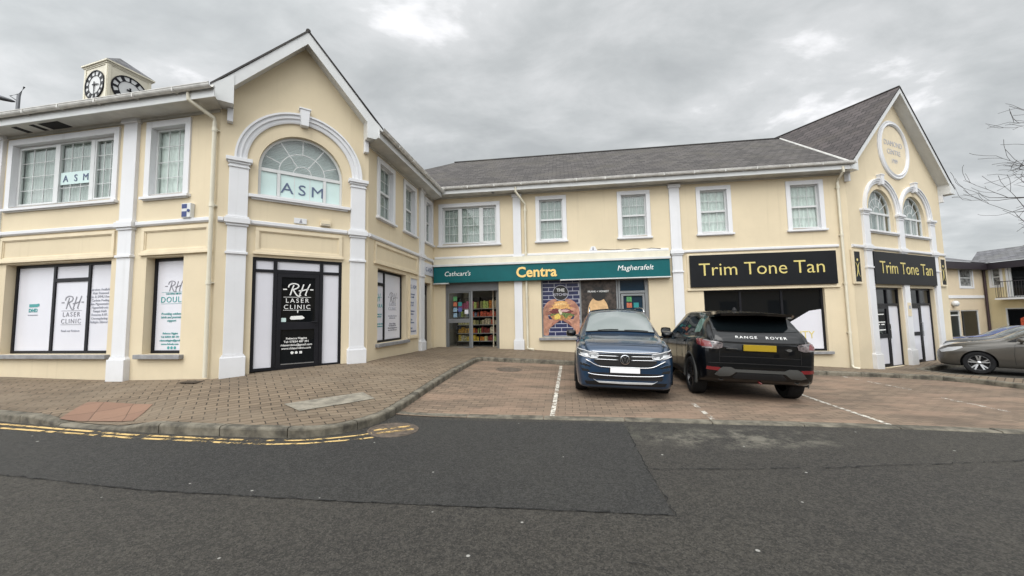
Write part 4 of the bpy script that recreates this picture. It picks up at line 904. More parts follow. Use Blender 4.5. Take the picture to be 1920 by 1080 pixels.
pblob([(-.26, .22), (-.14, .31), (.08, .33), (.2, .27), (.02, .25)], 6, 'bun_light', 'printed_bun')
m = MB(); m.disc(FD, 4.60, 2.29, .275, .275, O3 + .024, O3 + .026, 40); part(m, 'logo_disc', 'print_black', bp); m = MB(); m.arc(FD, 4.60, 2.29, [(.275, O3 + .0265), (.275, O3 + .0285), (.255, O3 + .0285), (.255, O3 + .0265)], 0, 2 * pi - .001, 48); part(m, 'logo_ring', 'print_line', bp)
text('THE', FD, 4.60, 2.34, .15, O3 + .028, 'white_text', 'lettering', bp, align='CENTER', bold=.004, ext=.001); text('KITCHEN', FD, 4.60, 2.19, .125, O3 + .028, 'print_line', 'lettering', bp, align='CENTER', ext=.001, bold=.002)
cp = thing('coffee_poster', FD(5.9, -.13, 1.7), 'dark brown coffee poster with small white lettering beside the burger poster', 'poster')
m = MB(); m.box(FD, 5.31, 6.50, O3 - .012, O3, .79, 2.73); part(m, 'backing', 'meat_dark' if 'meat_dark' in MATS else (simple('coffee_print', (.045, .033, .026), .45, var=.7, vs=6) and 'coffee_print'), cp)
m = MB(); m.disc(FD, 5.88, 1.55, .36, .58, O3 + .001, O3 + .003, 40); part(m, 'printed_cup', 'tan_ad', cp); m = MB(); m.disc(FD, 5.91, 2.22, .24, .24, O3 + .004, O3 + .006, 36); part(m, 'logo_disc', 'print_black', cp)
text('FRANK + HONEST', FD, 5.90, 2.28, .088, O3 + .008, 'white_text', 'lettering', cp, align='CENTER', bold=.002, ext=.001)
# framed side door of the shop in the same opening
f = MB(); f.ring(FD, 6.575, 7.52, .79, 2.73, .06, -.16, -.10); f.box(FD, 6.63, 7.46, -.16, -.098, 2.22, 2.30); f.ring(FD, 6.66, 7.44, .82, 2.20, .07, -.15, -.088); sd = part(f, 'side_door', 'light_grey_frame', shopb)
g = MB(); g.box(FD, 6.66, 7.44, -.145, -.14, .82, 2.2); g.box(FD, 6.64, 7.45, -.145, -.14, 2.30, 2.67); sub(g, 'pane', simple('navy_pane', (.012, .03, .05), .12) and 'navy_pane', sd)
for x, z, c in ((6.93, 1.93, 'sticker_green'), (6.93, 1.72, 'sticker_orange'), (7.16, 1.72, 'sticker_teal')): g = MB(); g.box(FD, x - .085, x + .085, -.138, -.135, z, z + .17); sub(g, 'sticker', c, sd)
# bracket and cable above the sign
br = thing('wall_bracket', FD(5.75, 0, 3.75), 'small white triangular bracket with a dark mark fixed above the teal sign', 'bracket')
m = MB(); m.prism(FD, [(5.62, 3.72), (5.90, 3.72), (5.83, 3.87), (5.70, 3.87)], 0, .04); part(m, 'plate', 'white_paint', br); m = MB(); m.prism(FD, [(5.73, 3.74), (5.79, 3.74), (5.775, 3.83), (5.75, 3.85)], .04, .044); part(m, 'mark', 'grey_text', br)
cb = MB(); cb.tube([FD(5.9 + .15 * k, .05 + .015 * sin(k), 3.74 + .018 * sin(k * 1.7) - (.03 if k > 3 else 0)) for k in range(15)], .010, 6); tag(part(cb, 'cable', 'dark_plastic', None), 'black cable trailing along the ledge above the teal sign', 'cable')
# gym sign
def letter_sign(F, a0, a1, z0, z1, s, z, size, sx, root_label, name='shop_sign'):
    t = thing(name, F((a0 + a1) / 2, .05, (z0 + z1) / 2), root_label, 'shop sign'); m = MB(); m.box(F, a0, a1, .045, .105, z0, z1); part(m, 'board', 'black_board', t, bevel=.004)
    text('Trim Tone Tan', F, s, z, size, .106, 'gold_text', 'lettering', t, align='CENTER', sx=sx, ext=.008, bold=-.003); return t
panel(FD, 8.83, 13.38, 2.27, 3.47, shopb)
letter_sign(FD, 8.90, 13.32, 2.35, 3.41, 11.08, 2.72, .60, 1.03, 'wide black sign with gold lettering above the dark shop window')
# partly whitened window of the gym with gold lettering
m = MB(); m.prism(FD, [(11.80, .29), (12.90, .29), (12.90, 1.55), (12.55, 1.50), (11.80, 1.05)], -.1275, -.124); sub(m, 'window_film', 'white_film', wT)
m = MB(); m.prism(FD, [(9.39, .29), (11.70, .29), (11.70, 1.0), (10.5, .9), (9.39, 1.1)], -.1275, -.124); sub(m, 'window_film', 'white_film', wT)
stext(wT, 'BEAUTY', FD, 12.66, .62, .34, -.123, 'gold_text', sx=.9, space=1.0, align='RIGHT'); 

# ================= gable E =================
cE = 3.28; hE = []
h, _ = archwin(FE, 2.06, .82, 4.18, 4.82, shopb, 'narrow'); hE.append((h, .15)); h, _ = archwin(FE, 4.40, .82, 4.18, 4.82, shopb, 'narrow'); hE.append((h, .15))
hE.append((rect(1.17, 2.98, -.42, 2.24), .12)); hE.append((rect(3.46, 5.36, -.44, 2.24), .12))
wm = wall_mesh(FE, [(0, -1.4), (LE, -1.4), (LE, 6.31), (cE, 9.32), (0, 6.31)], [q[0] for q in hE], [q[1] for q in hE]); part(wm, 'wall', 'cream_render', shopb)
for c, zz in ((.93, .10), (3.22, .12), (5.60, .12)): pilaster(FE, c, .36, shopb, top=4.75, cap_hi=4.80, zbase=zz)
archmould(FE, 2.06, 4.84, .98, 1.16, shopb); archmould(FE, 4.42, 4.84, .98, 1.16, shopb)
string(FE, .03, .68, shopb); string(FE, 1.17, 2.98, shopb); string(FE, 3.46, 5.36, shopb); string(FE, 5.84, LE - .01, shopb)
rd = thing('stone_roundel', FE(cE, .05, 7.22), 'round cream date roundel with white rim high in the tall gable', 'roundel')
m = MB(); m.arc(FE, cE, 7.22, [(.90, 0), (.90, .04), (.94, .08), (1.0, .05), (1.05, .06), (1.08, .03), (1.08, 0)], 0, 2 * pi - .0001, 60); part(m, 'rim', 'white_paint', rd); m = MB(); m.disc(FE, cE, 7.22, .895, .895, 0, .012, 50); part(m, 'plate', 'cream_trim', rd)
text('DIAMOND', FE, cE + .02, 7.36, .27, .014, 'faint_text', 'lettering', rd, align='CENTER'); text('CENTRE', FE, cE + .02, 7.05, .26, .014, 'faint_text', 'lettering', rd, align='CENTER'); text('1989', FE, cE + .02, 6.74, .22, .014, 'faint_text', 'lettering', rd, align='CENTER')
letter_sign(FE, 1.10, 5.42, 2.34, 3.42, 3.27, 2.70, .60, 1.0, 'black sign with gold lettering between the pilasters over the twin doors')
def logo_sign(a0, a1, label):
    t = thing('logo_sign', FE((a0 + a1) / 2, 0, 2.9), label, 'sign'); m = MB(); m.box(FE, a0, a1, .0, .05, 2.40, 3.36); part(m, 'board', 'black_board', t); m = MB(); m.ring(FE, a0 - .07, a1 + .07, 2.33, 3.43, .065, 0, .06); part(m, 'frame', 'cream_trim', t)
    c = (a0 + a1) / 2; m = MB(); m.disc(FE, c, 3.10, .045, .045, .051, .056, 18)
    strokes(m, FE, [smoothline([(c - .11, 3.02, .3), (c - .02, 2.88, 1.3), (c - .03, 2.70, 1.2), (c - .10, 2.55, .3)]), smoothline([(c + .11, 3.02, .3), (c + .02, 2.88, 1.3), (c + .03, 2.70, 1.2), (c + .10, 2.55, .3)])], .025, .051, .056); part(m, 'figure_logo', 'gold_text', t)
logo_sign(.02, .36, 'narrow black sign with gold figure logo left of the twin doors'); logo_sign(6.0, 6.34, 'narrow black sign with gold figure logo at the far right end of the gable')
for a0, a1, fillm in ((1.17, 2.98, 'dark_glass'), (3.46, 5.36, 'white_film')):
    f = MB(); zb = -.46; f.ring(FE, a0 + .003, a1 - .003, zb, 2.237, .06, -.16, -.10); xd = a0 + 1.02; f.box(FE, xd - .035, xd + .035, -.16, -.095, zb + .06, 2.18); f.box(FE, a0 + .06, xd - .035, -.16, -.097, 1.62, 1.70); f.box(FE, xd + .035, a1 - .06, -.16, -.10, 1.62, 1.70)
    es = part(f, 'entrance_screen', 'black_frame', shopb); g = MB(); g.box(FE, a0 + .06, a1 - .06, -.14, -.133, 1.70, 2.18); sub(g, 'fanlight', 'dark_glass', es); g = MB(); g.box(FE, xd + .035, a1 - .06, -.14, -.133, zb + .06, 1.62); sub(g, 'side_pane', 'white_film', es)
    d = MB(); d.ring(FE, a0 + .07, xd - .04, zb + .06, 1.615, .09, -.15, -.09); d.box(FE, a0 + .16, xd - .13, -.145, -.095, .55, .68); dd = part(d, 'door', 'black_frame', shopb); g = MB(); g.box(FE, a0 + .16, xd - .13, -.125, -.118, zb + .15, .55); sub(g, 'film_pane', 'white_film', dd); g = MB(); g.box(FE, a0 + .16, xd - .13, -.125, -.118, .68, 1.53); sub(g, 'pane', fillm, dd)
    g = MB(); g.tube([FE(xd - .10, -.09, .5), FE(xd - .10, -.03, .52), FE(xd - .10, -.03, 1.0), FE(xd - .10, -.09, 1.02)], .012, 8); sub(g, 'door_handle', 'chrome', dd)
    if fillm == 'dark_glass':
        g = MB()
        for k, (x0, x1, z) in enumerate(((.25, .75, 1.32), (.25, .8, 1.06), (.3, .45, .98), (.55, .75, .98), (.25, .8, .80))): g.box(FE, a0 + x0, a0 + x1, -.117, -.114, z, z + .035)
        sub(g, 'door_notices', 'white_text', dd)
ml = thing('meter_plate', FE(3.22, .07, 1.4), 'small tan plate fixed to the middle pilaster between the twin doors', 'plate'); m = MB(); m.box(FE, 3.10, 3.32, .071, .085, 1.25, 1.72); part(m, 'plate', 'cream_trim', ml); m = MB(); m.box(FE, 3.14, 3.28, .085, .088, 1.5, 1.62); part(m, 'print', 'faint_text', ml)

# ================= roofs =================
def verge(F, c, half, z0, z1, root, over=.32, t=.24, wall0=0, wall1=None):
    """barge boards and sloping soffits of a gable; apex at (c,z1), feet at (c -/+ half, z0)"""
    for sg in (-1, 1):
        dx, dz = sg * half, z0 - z1; L = math.hypot(dx, dz); ux, uz = dx / L, dz / L; tz = t / abs(ux) 
        m = MB(); m.prism(F, [(c, z1), (c + dx, z0), (c + dx, z0 - tz), (c, z1 - tz)], over - .025, over); m.prism(F, [(c, z1 - tz * .62), (c + dx, z0 - tz * .62), (c + dx, z0 - tz * .62 - .03), (c, z1 - tz * .62 - .03)], -.02, over - .026)
        part(m, 'barge_board', 'white_pvc', root)
        if True:
            q = MB(); s0 = c + dx; i = min(s0, s0 - sg * .34); j = max(s0, s0 - sg * .34); q.prism(F, [(s0 + sg * .02, z0 + .02), (s0 + sg * .02, z0 - tz * .95), (s0 - sg * .36, z0 - tz * .95), (s0 - sg * .36, z0 + .36 * abs(uz / ux) - .06)], -.0, over + .012); part(q, 'kneeler', 'white_pvc', root)
            q = MB(); wx = s0 - sg * .36; q.box(F, min(wx, wx + sg * .10), max(wx, wx + sg * .10), 0, .13, z0 - tz * .95 - .28, z0 - tz * .95); part(q, 'corbel', 'white_paint', root, bevel=.01)
def gable_roof(F, c, half, z0, z1, front, back, root, mat, thick=.045):
    for sg in (-1, 1):
        m = MB(); s0 = c + sg * half; e0, e1 = F(s0, front, z0), F(s0, back, z0); roofplane(m, [e0, e1, F(c, back, z1), F(c, front, z1)], e0, e1)
        dn = V((0, 0, -thick)); m.face([e0, F(c, front, z1), F(c, front, z1) + dn, e0 + dn]); m.face([e0, e0 + dn, e1 + dn, e1]); m.face([e0 + dn, F(c, front, z1) + dn, F(c, back, z1) + dn, e1 + dn])
        part(m, 'roof', mat, root)
    m = MB(); m.tube([F(c, front - .02, z1 - .01), F(c, back, z1 - .01)], .05, 8); part(m, 'ridge_tile', mat, root)
# D roof
def slope_roof(F, a0, a1, r0, r1, ze, zr, oe, orr, root, mat, back=True):
    m = MB(); e0, e1 = F(a0, oe, ze), F(a1, oe, ze); roofplane(m, [e0, e1, F(r1, orr, zr), F(r0, orr, zr)], e0, e1); m.face([e0, e1, e1 + V((0, 0, -.04)), e0 + V((0, 0, -.04))])
    if back: b0, b1 = F(a0, 2 * orr - oe, ze), F(a1, 2 * orr - oe, ze); roofplane(m, [b0, F(r0, orr, zr), F(r1, orr, zr), b1], b0, b1); m.face([e0, F(r0, orr, zr), b0]); m.face([e1, F(r1, orr, zr), b1])
    part(m, 'roof', mat, root); q = MB(); q.tube([F(r0, orr, zr), F(r1, orr, zr)], .06, 8); part(q, 'ridge_tile', mat, root)
slope_roof(FD, -5.0, LD - .05, -.55, LD + 1.75, 6.10, 9.26, .50, -4.75, shopb, 'slates')
gable_roof(FE, cE, 3.62, 6.14, 9.44, .36, -10.5, shopb, 'slates_dark')
verge(FE, cE, 3.60, 6.10, 9.40, shopb, .34, .15)
# lead valley between the two roofs
def plane_of(p, q, r): n = (q - p).cross(r - p).normalized(); return n, n.dot(p)
n1, d1 = plane_of(FD(0, .5, 6.10), FD(5, .5, 6.10), FD(0, -4.75, 9.26)); n2, d2 = plane_of(FE(cE - 3.62, 0, 6.14), FE(cE - 3.62, -5, 6.14), FE(cE, 0, 9.44))
dirv = n1.cross(n2).normalized(); 
def onvalley(z):
    A_ = np.array([[*n1], [*n2], [0, 0, 1]]); return V(np.linalg.solve(A_, [d1, d2, z]))
m = MB(); pA, pB = onvalley(6.15), onvalley(9.2); m.tube([pA + V((0, 0, .01)), pB + V((0, 0, .01))], .035, 6); part(m, 'valley_lead', 'gutter_pvc', shopb)
# back and side closing walls
m = MB(); m.face([FE(LE, 0, -1.4), FE(LE, -10, -1.4), FE(LE, -10, 6.1), FE(LE, 0, 6.1)]); m.face([FD(0, -9.9, -1), FD(LD, -9.9, -1), FD(LD, -9.9, 6.1), FD(0, -9.9, 6.1)]); part(m, 'wall', 'cream_render', shopb)
eaves(FD, .0, LD - .02, shopb, 6.13, .45, m0=.40, m1=-.05)
for sx in (.32, 2.3):
    m = MB(); m.lathe(FD(sx, .25, 5.925), (0, 0, -1), [(0, .03), (.05, .028), (.06, .0)], 16); part(m, 'soffit_vent', 'gutter_pvc' if sx > 9 else 'stone_sill', shopb)
# left wing roofs
slope_roof(FA, -20.4, -.03, -16, -3.9, 6.05, 8.9, .46, -4.6, clinic, 'slates')
slope_roof(FC, .03, LC + .2, 1.2, LC + 3.5, 6.04, 8.7, .46, -4.6, clinic, 'slates')
gable_roof(FB, cB, 1.68, 6.16, 7.99, .36, -6.5, clinic, 'slates')
verge(FB, cB, 1.66, 6.12, 7.95, clinic, .34, .19)
eaves(FA, -20, -.02, clinic, 6.03, .45, m1=.34, holes=[(-5.05, -4.9), (-4.55, -4.42), (-4.30, -3.75)])
eaves(FC, .02, LC, clinic, 6.03, .45, m0=-.36, m1=-.40)
m = MB(); m.face([FA(-20, 0, -1), FA(-20, -9, -1), FA(-20, -9, 6), FA(-20, 0, 6)]); m.face([FA(-20, -9, -1), FA(-1, -9, -1), FA(-1, -9, 6), FA(-20, -9, 6)]); part(m, 'wall', 'cream_render', clinic)
# step-shaped drain grate at the foot of the left downpipe
dg = thing('drain_grate', FA(-.2, .2, .3), 'small dark drain grate on the paving at the foot of the left downpipe', 'drain')
m = MB(); zg = G(*FA(-.2, .22, 0).xy) + .127; m.ring(FA, -.36, .02, zg, zg + .004, .001, .12, .34); [m.box(FA, -.36 + .055 * k, -.33 + .055 * k, .12, .34, zg, zg + .008 + .0005 * (k % 2)) for k in range(7)]; part(m, 'grate', 'iron', dg)

# ================= clock tower behind =================
CT = V((-16.79, 15.30)); ang = 73
FR = Frame(CT, ang)                              # right-hand face: s runs away from the corner
t_ = RD(ang); WT = 1.52
PL = CT + V((-sin(t_), cos(t_))) * WT; FL = Frame(PL, ang - 90)
ct = thing('clock_tower', (CT.x, CT.y, 0), 'square cream clock tower with two black-ringed dials rising behind the left building', 'clock tower')
def tower():
    m = MB(); m.box(FR, 0, WT, -WT, 0, -.5, 12.50); part(m, 'shaft', 'cream_pvc', ct)
    for F in (FR, FL):
        q = MB(); q.ring(F, .0, WT, 10.75, 12.50, .11, .0, .025); part(q, 'moulding', 'cream_pvc', ct, bevel=.004)
        c, z, r = WT / 2, 11.60, .635; q = MB(); q.disc(F, c, z, r - .02, r - .02, .001, .02, 40); dial = part(q, 'clock_dial', 'white_pvc', ct)
        q = MB(); q.arc(F, c, z, [(r, .0), (r, .05), (r - .045, .05), (r - .045, .0)], 0, 2 * pi - .0001, 48); q.arc(F, c, z, [(r - .22, .02), (r - .22, .035), (r - .245, .035), (r - .245, .02)], 0, 2 * pi - .0001, 48)
        for k in range(12):
            a = pi / 6 * k; w_ = (.03, .05, .062, .062, .05, .062, .07, .08, .062, .05, .05, .062)[k]; ca, sa = sin(a), cos(a); px, pz = sa, -ca
            q.prism(F, [(c + ca * (r - .22) + px * w_, z + sa * (r - .22) + pz * w_), (c + ca * (r - .05) + px * w_, z + sa * (r - .05) + pz * w_), (c + ca * (r - .05) - px * w_, z + sa * (r - .05) - pz * w_), (c + ca * (r - .22) - px * w_, z + sa * (r - .22) - pz * w_)], .02, .034)
        sub(q, 'numeral_ring', 'black_frame', dial)
        q = MB(); strokes(q, F, [[(c - .12, z + .02, 1.2), (c + .3, z - .02, .6)], [(c, z + .14, 1.2), (c + .01, z - .42, .6)]], .055, .045, .052); sub(q, 'clock_hands', 'black_frame', dial)
    m = MB(); e = .10; m.box(FR, -e, WT + e, -WT - e, e, 12.50, 12.56); m.box(FR, -e * .5, WT + e * .5, -WT - e * .5, e * .5, 12.44, 12.499); part(m, 'cornice', 'cream_pvc', ct)
    m = MB(); B = [FR(-e, e, 12.562), FR(WT + e, e, 12.562), FR(WT + e, -WT - e, 12.562), FR(-e, -WT - e, 12.562)]; A_ = FR(WT / 2, -WT / 2, 13.30)
    for k in range(4): roofplane(m, [B[k], B[(k + 1) % 4], A_], B[k], B[(k + 1) % 4])
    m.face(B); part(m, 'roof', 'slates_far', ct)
tower()

# ================= street lamp =================
lx, ly = -22.1, 16.5; zt = 12.25
sl_ = thing('street_lamp', (lx, ly, G(lx, ly)), 'tall grey street lamp standing behind the left building near the clock tower', 'street lamp')
m = MB(); m.tube([(lx, ly, G(lx, ly)), (lx, ly, 3), (lx + .06, ly, zt - .45), (lx + .22, ly + .05, zt)], [.11, .085, .06, .035], 12); part(m, 'pole', 'lamp_metal', sl_, smooth=True, auto=40)
m = MB(); m.tube([(lx + .04, ly, zt - .7), (lx - .2, ly - .1, zt - .5), (lx + .1, ly, zt - .35)], .025, 8); part(m, 'bracket', 'lamp_metal', sl_)
m = MB(); c = V((lx - .62, ly - .28, zt - .62)); dx = V((-.86, -.4, .17)).normalized(); pts = [c - dx * .62, c - dx * .5, c - dx * .25, c, c + dx * .3, c + dx * .5, c + dx * .6]; m.tube(pts, [.05, .11, .16, .18, .15, .08, .02], 12); m.v = [(x, y, z - (z - (c.z + ((V((x, y, z)) - c).dot(dx)) * dx.z)) * .45) for x, y, z in m.v]; part(m, 'lamp_head', 'lamp_metal', sl_, smooth=True)

# ================= far buildings at the right =================
PF = (33.38, 27.0); F1 = Frame(PF, 19); F2 = Frame(PF, -86)
fb = thing('far_building', (PF[0], PF[1], -1), 'distant L-shaped cream terrace with grey roof and black eaves beyond the parked cars', 'building')
def farwin(F, a0, a1, z0, z1, root, sash=True, name='window', wd=.07, sur=.12):
    f = MB(); f.ring(F, a0, a1, z0, z1, wd, -.10, -.03)
    if sash: f.box(F, a0 + wd, a1 - wd, -.10, -.035, (z0 + z1) / 2 - .03, (z0 + z1) / 2 + .03)
    fo = part(f, name, 'white_pvc', root); g = MB(); g.box(F, a0 + .03, a1 - .03, -.085, -.075, z0 + .03, z1 - .03); sub(g, 'pane', 'dark_glass' if not sash else 'blind_far', fo)
    if sur: s_ = MB(); s_.ring(F, a0 - sur, a1 + sur, z0 - sur, z1 + sur, sur, -.02, .03); sub(s_, 'surround', 'white_paint', fo)
    return rect(a0, a1, z0, z1)
simple('blind_far', (.16, .165, .16), .2, var=.5, vs=5)
H = [farwin(F1, -3.0, -1.45, 2.95, 4.18, fb), farwin(F1, -3.25, -1.05, -.68, 1.36, fb, False, sur=0)]
H.append(rect(-4.85, -3.33, -1.3, 1.36))
m = MB(); m.ring(F1, -4.85, -3.33, -1.2, 1.36, .08, -.12, -.04); m.box(F1, -4.77, -3.41, -.12, -.045, .98, 1.06); dfo = part(m, 'door', 'white_pvc', fb); m = MB(); m.box(F1, -4.77, -3.41, -.10, -.09, -1.2, 1.3); sub(m, 'door_leaf', simple('dark_green', (.015, .022, .022), .4) and 'dark_green', dfo)
wm = wall_mesh(F1, [(-14, -3), (0, -3), (0, 4.6), (-14, 4.6)], H, .1); part(wm, 'wall', 'pale_render', fb)
m = MB(); m.box(F1, -14, -.25, -.02, .05, 2.16, 2.36); part(m, 'string_course', 'white_paint', fb)
H = [farwin(F2, .42, .90, 2.98, 4.2, fb), farwin(F2, 1.30, 3.3, 2.12, 4.3, fb, False, 'french_window', wd=.12), farwin(F2, .95, 4.2, -.95, 1.45, fb, False, 'shop_window', sur=0)]
m = MB(); m.box(F2, 2.2, 2.38, -.10, -.028, 2.24, 4.18); part(m, 'window_mullion', 'white_pvc', fb)
wm = wall_mesh(F2, [(0, -3), (10, -3), (10, 4.6), (0, 4.6)], H, .1); part(wm, 'wall', 'yellow_render', fb)
m = MB(); m.box(F1, -14, .3, .0, .42, 4.12, 4.58); m.box(F2, -.3, 10, .0, .40, 4.13, 4.575); part(m, 'fascia', 'dark_fascia', fb)
m = MB(); m.tube([F2(.12, .09, 4.3), F2(.12, .09, -1.0)], .07, 10); part(m, 'downpipe', 'brown_pipe', fb)
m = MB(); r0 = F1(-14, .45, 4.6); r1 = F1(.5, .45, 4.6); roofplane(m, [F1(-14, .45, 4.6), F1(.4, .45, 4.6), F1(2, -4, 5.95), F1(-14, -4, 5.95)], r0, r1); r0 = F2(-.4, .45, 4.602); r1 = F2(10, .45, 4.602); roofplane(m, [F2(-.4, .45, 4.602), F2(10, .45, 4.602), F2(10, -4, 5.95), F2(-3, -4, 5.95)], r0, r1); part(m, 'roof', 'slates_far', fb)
m = MB(); m.tube([F1(-2.2, -3.8, 5.7), F1(-2.2, -3.8, 6.4)], .10, 8); part(m, 'roof_vent', 'dark_fascia', fb)
m = MB(); m.tube([F2(.95, .55, 3.22), F2(4.5, .55, 3.22)], .025, 6); m.tube([F2(.95, .55, 3.22), F2(.95, .02, 3.22)], .025, 6); m.tube([F2(.95, .55, 2.16), F2(4.5, .55, 2.16)], .02, 6); [m.tube([F2(.95 + .13 * k, .55, 2.16), F2(.95 + .13 * k, .55, 3.22)], .010, 5) for k in range(28)]; [m.tube([F2(.95, .15 + .13 * k, 2.16), F2(.95, .15 + .13 * k, 3.22)], .010, 5) for k in range(3)]; part(m, 'balcony_rail', 'dark_fascia', fb); m = MB(); m.box(F2, .9, 4.5, .0, .6, 2.02, 2.12); part(m, 'balcony_slab', 'white_paint', fb)
gl_ = thing('globe_light', F1(-4.15, .12, 1.78), 'round white wall light above the distant dark door', 'wall light'); m = MB(); c = F1(-4.15, .14, 1.80); m.lathe(c, (0, 0, 1), [(.001, -.19)] + [(.2 * sin(pi * k / 10), -.2 * cos(pi * k / 10)) for k in range(1, 10)] + [(.001, .19)], 20); part(m, 'globe', 'white_pvc', gl_, smooth=True)
# colourful stock behind the far shop window
for k, (x, z, c) in enumerate(((1.6, .2, 'red'), (2.2, .1, 'orange'), (2.8, .3, 'cream'), (3.4, .15, 'dark red'))):
    q = MB(); q.prism(F2, [(x, z), (x + .4, z), (x + .38, z + .55), (x + .2, z + .65), (x + .02, z + .55)], -.065, -.055); o = q.build('window_display', 'pack_' + c); tag(o, '%s display panel in the distant shop window' % c, 'display')
# houses across the road behind the viewer (seen only mirrored in glass and paint)
ob = thing('opposite_terrace', (0, -16, 0), 'plain terrace across the road behind the viewer, seen only as a reflection', 'building')
FO = Frame((34, -15), 184); m = MB(); m.box(FO, 0, 60, -8, 0, -2, 4.8); part(m, 'wall', 'pale_render', ob); m = MB(); roofplane(m, [FO(-.4, .4, 4.8), FO(60.4, .4, 4.8), FO(60.4, -4, 7.6), FO(-.4, -4, 7.6)], FO(-.4, .4, 4.8), FO(60.4, .4, 4.8)); roofplane(m, [FO(-.4, -8.4, 4.8), FO(60.4, -8.4, 4.8), FO(60.4, -4, 7.6), FO(-.4, -4, 7.6)], FO(-.4, -8.4, 4.8), FO(60.4, -8.4, 4.8)); part(m, 'roof', 'slates', ob)
for k in range(14): q = MB(); q.box(FO, 2 + k * 4.2, 3.6 + k * 4.2, 0, .02, 1.0, 2.6); part(q, 'window', 'dark_glass', ob)

# ------------------------------------------------------------------ cars
# local frame: x right, y forward (0 = rear bumper), z up
def pchip(xs, ys, x):
    xs = np.array(xs, float); ys = np.array(ys, float); h = np.diff(xs); d = np.diff(ys) / h; m = np.zeros(len(xs)); m[0], m[-1] = d[0], d[-1]
    for i in range(1, len(xs) - 1):
        if d[i - 1] * d[i] > 0: w1 = 2 * h[i] + h[i - 1]; w2 = h[i] + 2 * h[i - 1]; m[i] = (w1 + w2) / (w1 / d[i - 1] + w2 / d[i])
    k = np.clip(np.searchsorted(xs, x) - 1, 0, len(h) - 1); t = (x - xs[k]) / h[k]
    return ys[k] * (1 + 2 * t) * (1 - t) ** 2 + m[k] * h[k] * t * (1 - t) ** 2 + ys[k + 1] * t * t * (3 - 2 * t) + m[k + 1] * h[k] * t * t * (t - 1)
class Car:
    lift = None
    def __init__(s, root, T, tab, L, axles, wr, paintm):
        s.root, s.T, s.L, s.axles, s.wr = root, T, L, axles, wr
        ky = tab['y']; names = ('zb', 'zt', 'wm', 'zbelt', 'wbelt', 'zr', 'wr'); ys = sorted(set(list(np.linspace(0, L, 72)) + list(ky)))
        E = {n: [float(pchip(ky, tab[n], y)) for y in ys] for n in names}; rows = []; ns = 6
        for i, y in enumerate(ys):
            zb, zt, wm, zB, wB, zr, wr_ = (E[n][i] for n in names); zm = zb + (zB - zb) * .55
            ctl = [(0, zb - .0), (wm * .55, zb), (wm * .90, zb + .01), (wm * .975, zb + .10), (wm, zm), (wm * .992, zB - .10), (wB + .012, zB - .02), (wB, zB), ((wB + wr_) / 2 + .018, (zB + zr) / 2 + .01), (wr_ + .012, zr - .03), (wr_ - .045, zr + .018), (wr_ * .5, zt - (zt - zr) * .18), (0, zt)]
            pts = []
            for k in range(len(ctl) - 1):
                p0, p1, p2, p3 = ctl[max(k - 1, 0)], ctl[k], ctl[k + 1], ctl[min(k + 2, len(ctl) - 1)]
                if k == 7: p0 = (2 * p1[0] - p2[0], 2 * p1[1] - p2[1])
                if k == 6: p3 = (2 * p2[0] - p1[0], 2 * p2[1] - p1[1])
                for j in range(3):
                    t = j / 3; pts.append(tuple(.5 * ((2 * b_) + (-a + c) * t + (2 * a - 5 * b_ + 4 * c - d) * t * t + (-a + 3 * b_ - 3 * c + d) * t ** 3) * (.0 + 1.0) for a, b_, c, d in zip(p0, p1, p2, p3)))
            pts.append(ctl[-1]); rows.append([(x, y, z) for x, z in pts])
        m = MB(); n = len(rows[0]); full = []
        for r_ in rows: full.append([(x, y, z) for x, y, z in r_] + [(-x, y, z) for x, y, z in r_[-2:0:-1]])
        nf = len(full[0])
        for r_ in full: m.v += r_
        for i in range(len(full) - 1):
            for j in range(nf): l = (j + 1) % nf; m.f.append((i * nf + j, i * nf + l, (i + 1) * nf + l, (i + 1) * nf + j)); m.mi.append(0)
        m.f.append(tuple(range(nf))); m.f.append(tuple((len(full) - 1) * nf + j for j in reversed(range(nf)))); m.mi += [0, 0]
        s.bvh = BVHTree.FromPolygons([V(p) for p in m.v], m.f)
        ob = m.build('tmp', paintm)
        # wheel wells cut as real cavities
        cut = MB(); hw = max(tab['wm'])
        for ya in axles:
            for sg in (-1, 1): cut.lathe((sg * (hw - .33), ya, wr), (sg, 0, 0), [(0, 0), (wr * 1.13, 0), (wr * 1.13, .6), (0, .6)], 40)
        co = cut.build('cut', 'dark_plastic'); md = ob.modifiers.new('b', 'BOOLEAN'); md.operation = 'DIFFERENCE'; md.object = co; md.solver = 'EXACT'
        bpy.context.view_layer.update(); me = bpy.data.meshes.new_from_object(ob.evaluated_get(bpy.context.evaluated_depsgraph_get()))
        bpy.data.objects.remove(ob); bpy.data.objects.remove(co)
        me.name = 'body'; me.materials.clear(); me.materials.append(MATS[paintm]); me.materials.append(MATS['dark_plastic'])
        for p in me.polygons:
            c = p.center; ins = min(math.hypot(c.y - ya, c.z - wr) for ya in axles)
            p.material_index = 1 if (ins < wr * 1.135 and abs(c.x) < hw - .012 and c.z < wr * 2.3 and abs(c.x) > .3 and (abs(p.normal.x) > .9 and abs(c.x) < hw - .2 or ins > wr * 1.08 and abs(p.normal.x) < .3)) else 0
        me.transform(T); me.polygons.foreach_set('use_smooth', [True] * len(me.polygons)); me.set_sharp_from_angle(angle=RD(38))
        s.body = bpy.data.objects.new('body', me); col.objects.link(s.body); keep(s.body, root)
    def put(s, m, name, mat, parent=None, **kw):
        m.v = [tuple(s.T @ V(p)) for p in m.v]
        return sub(m, name, mat, parent or s.root, **kw)
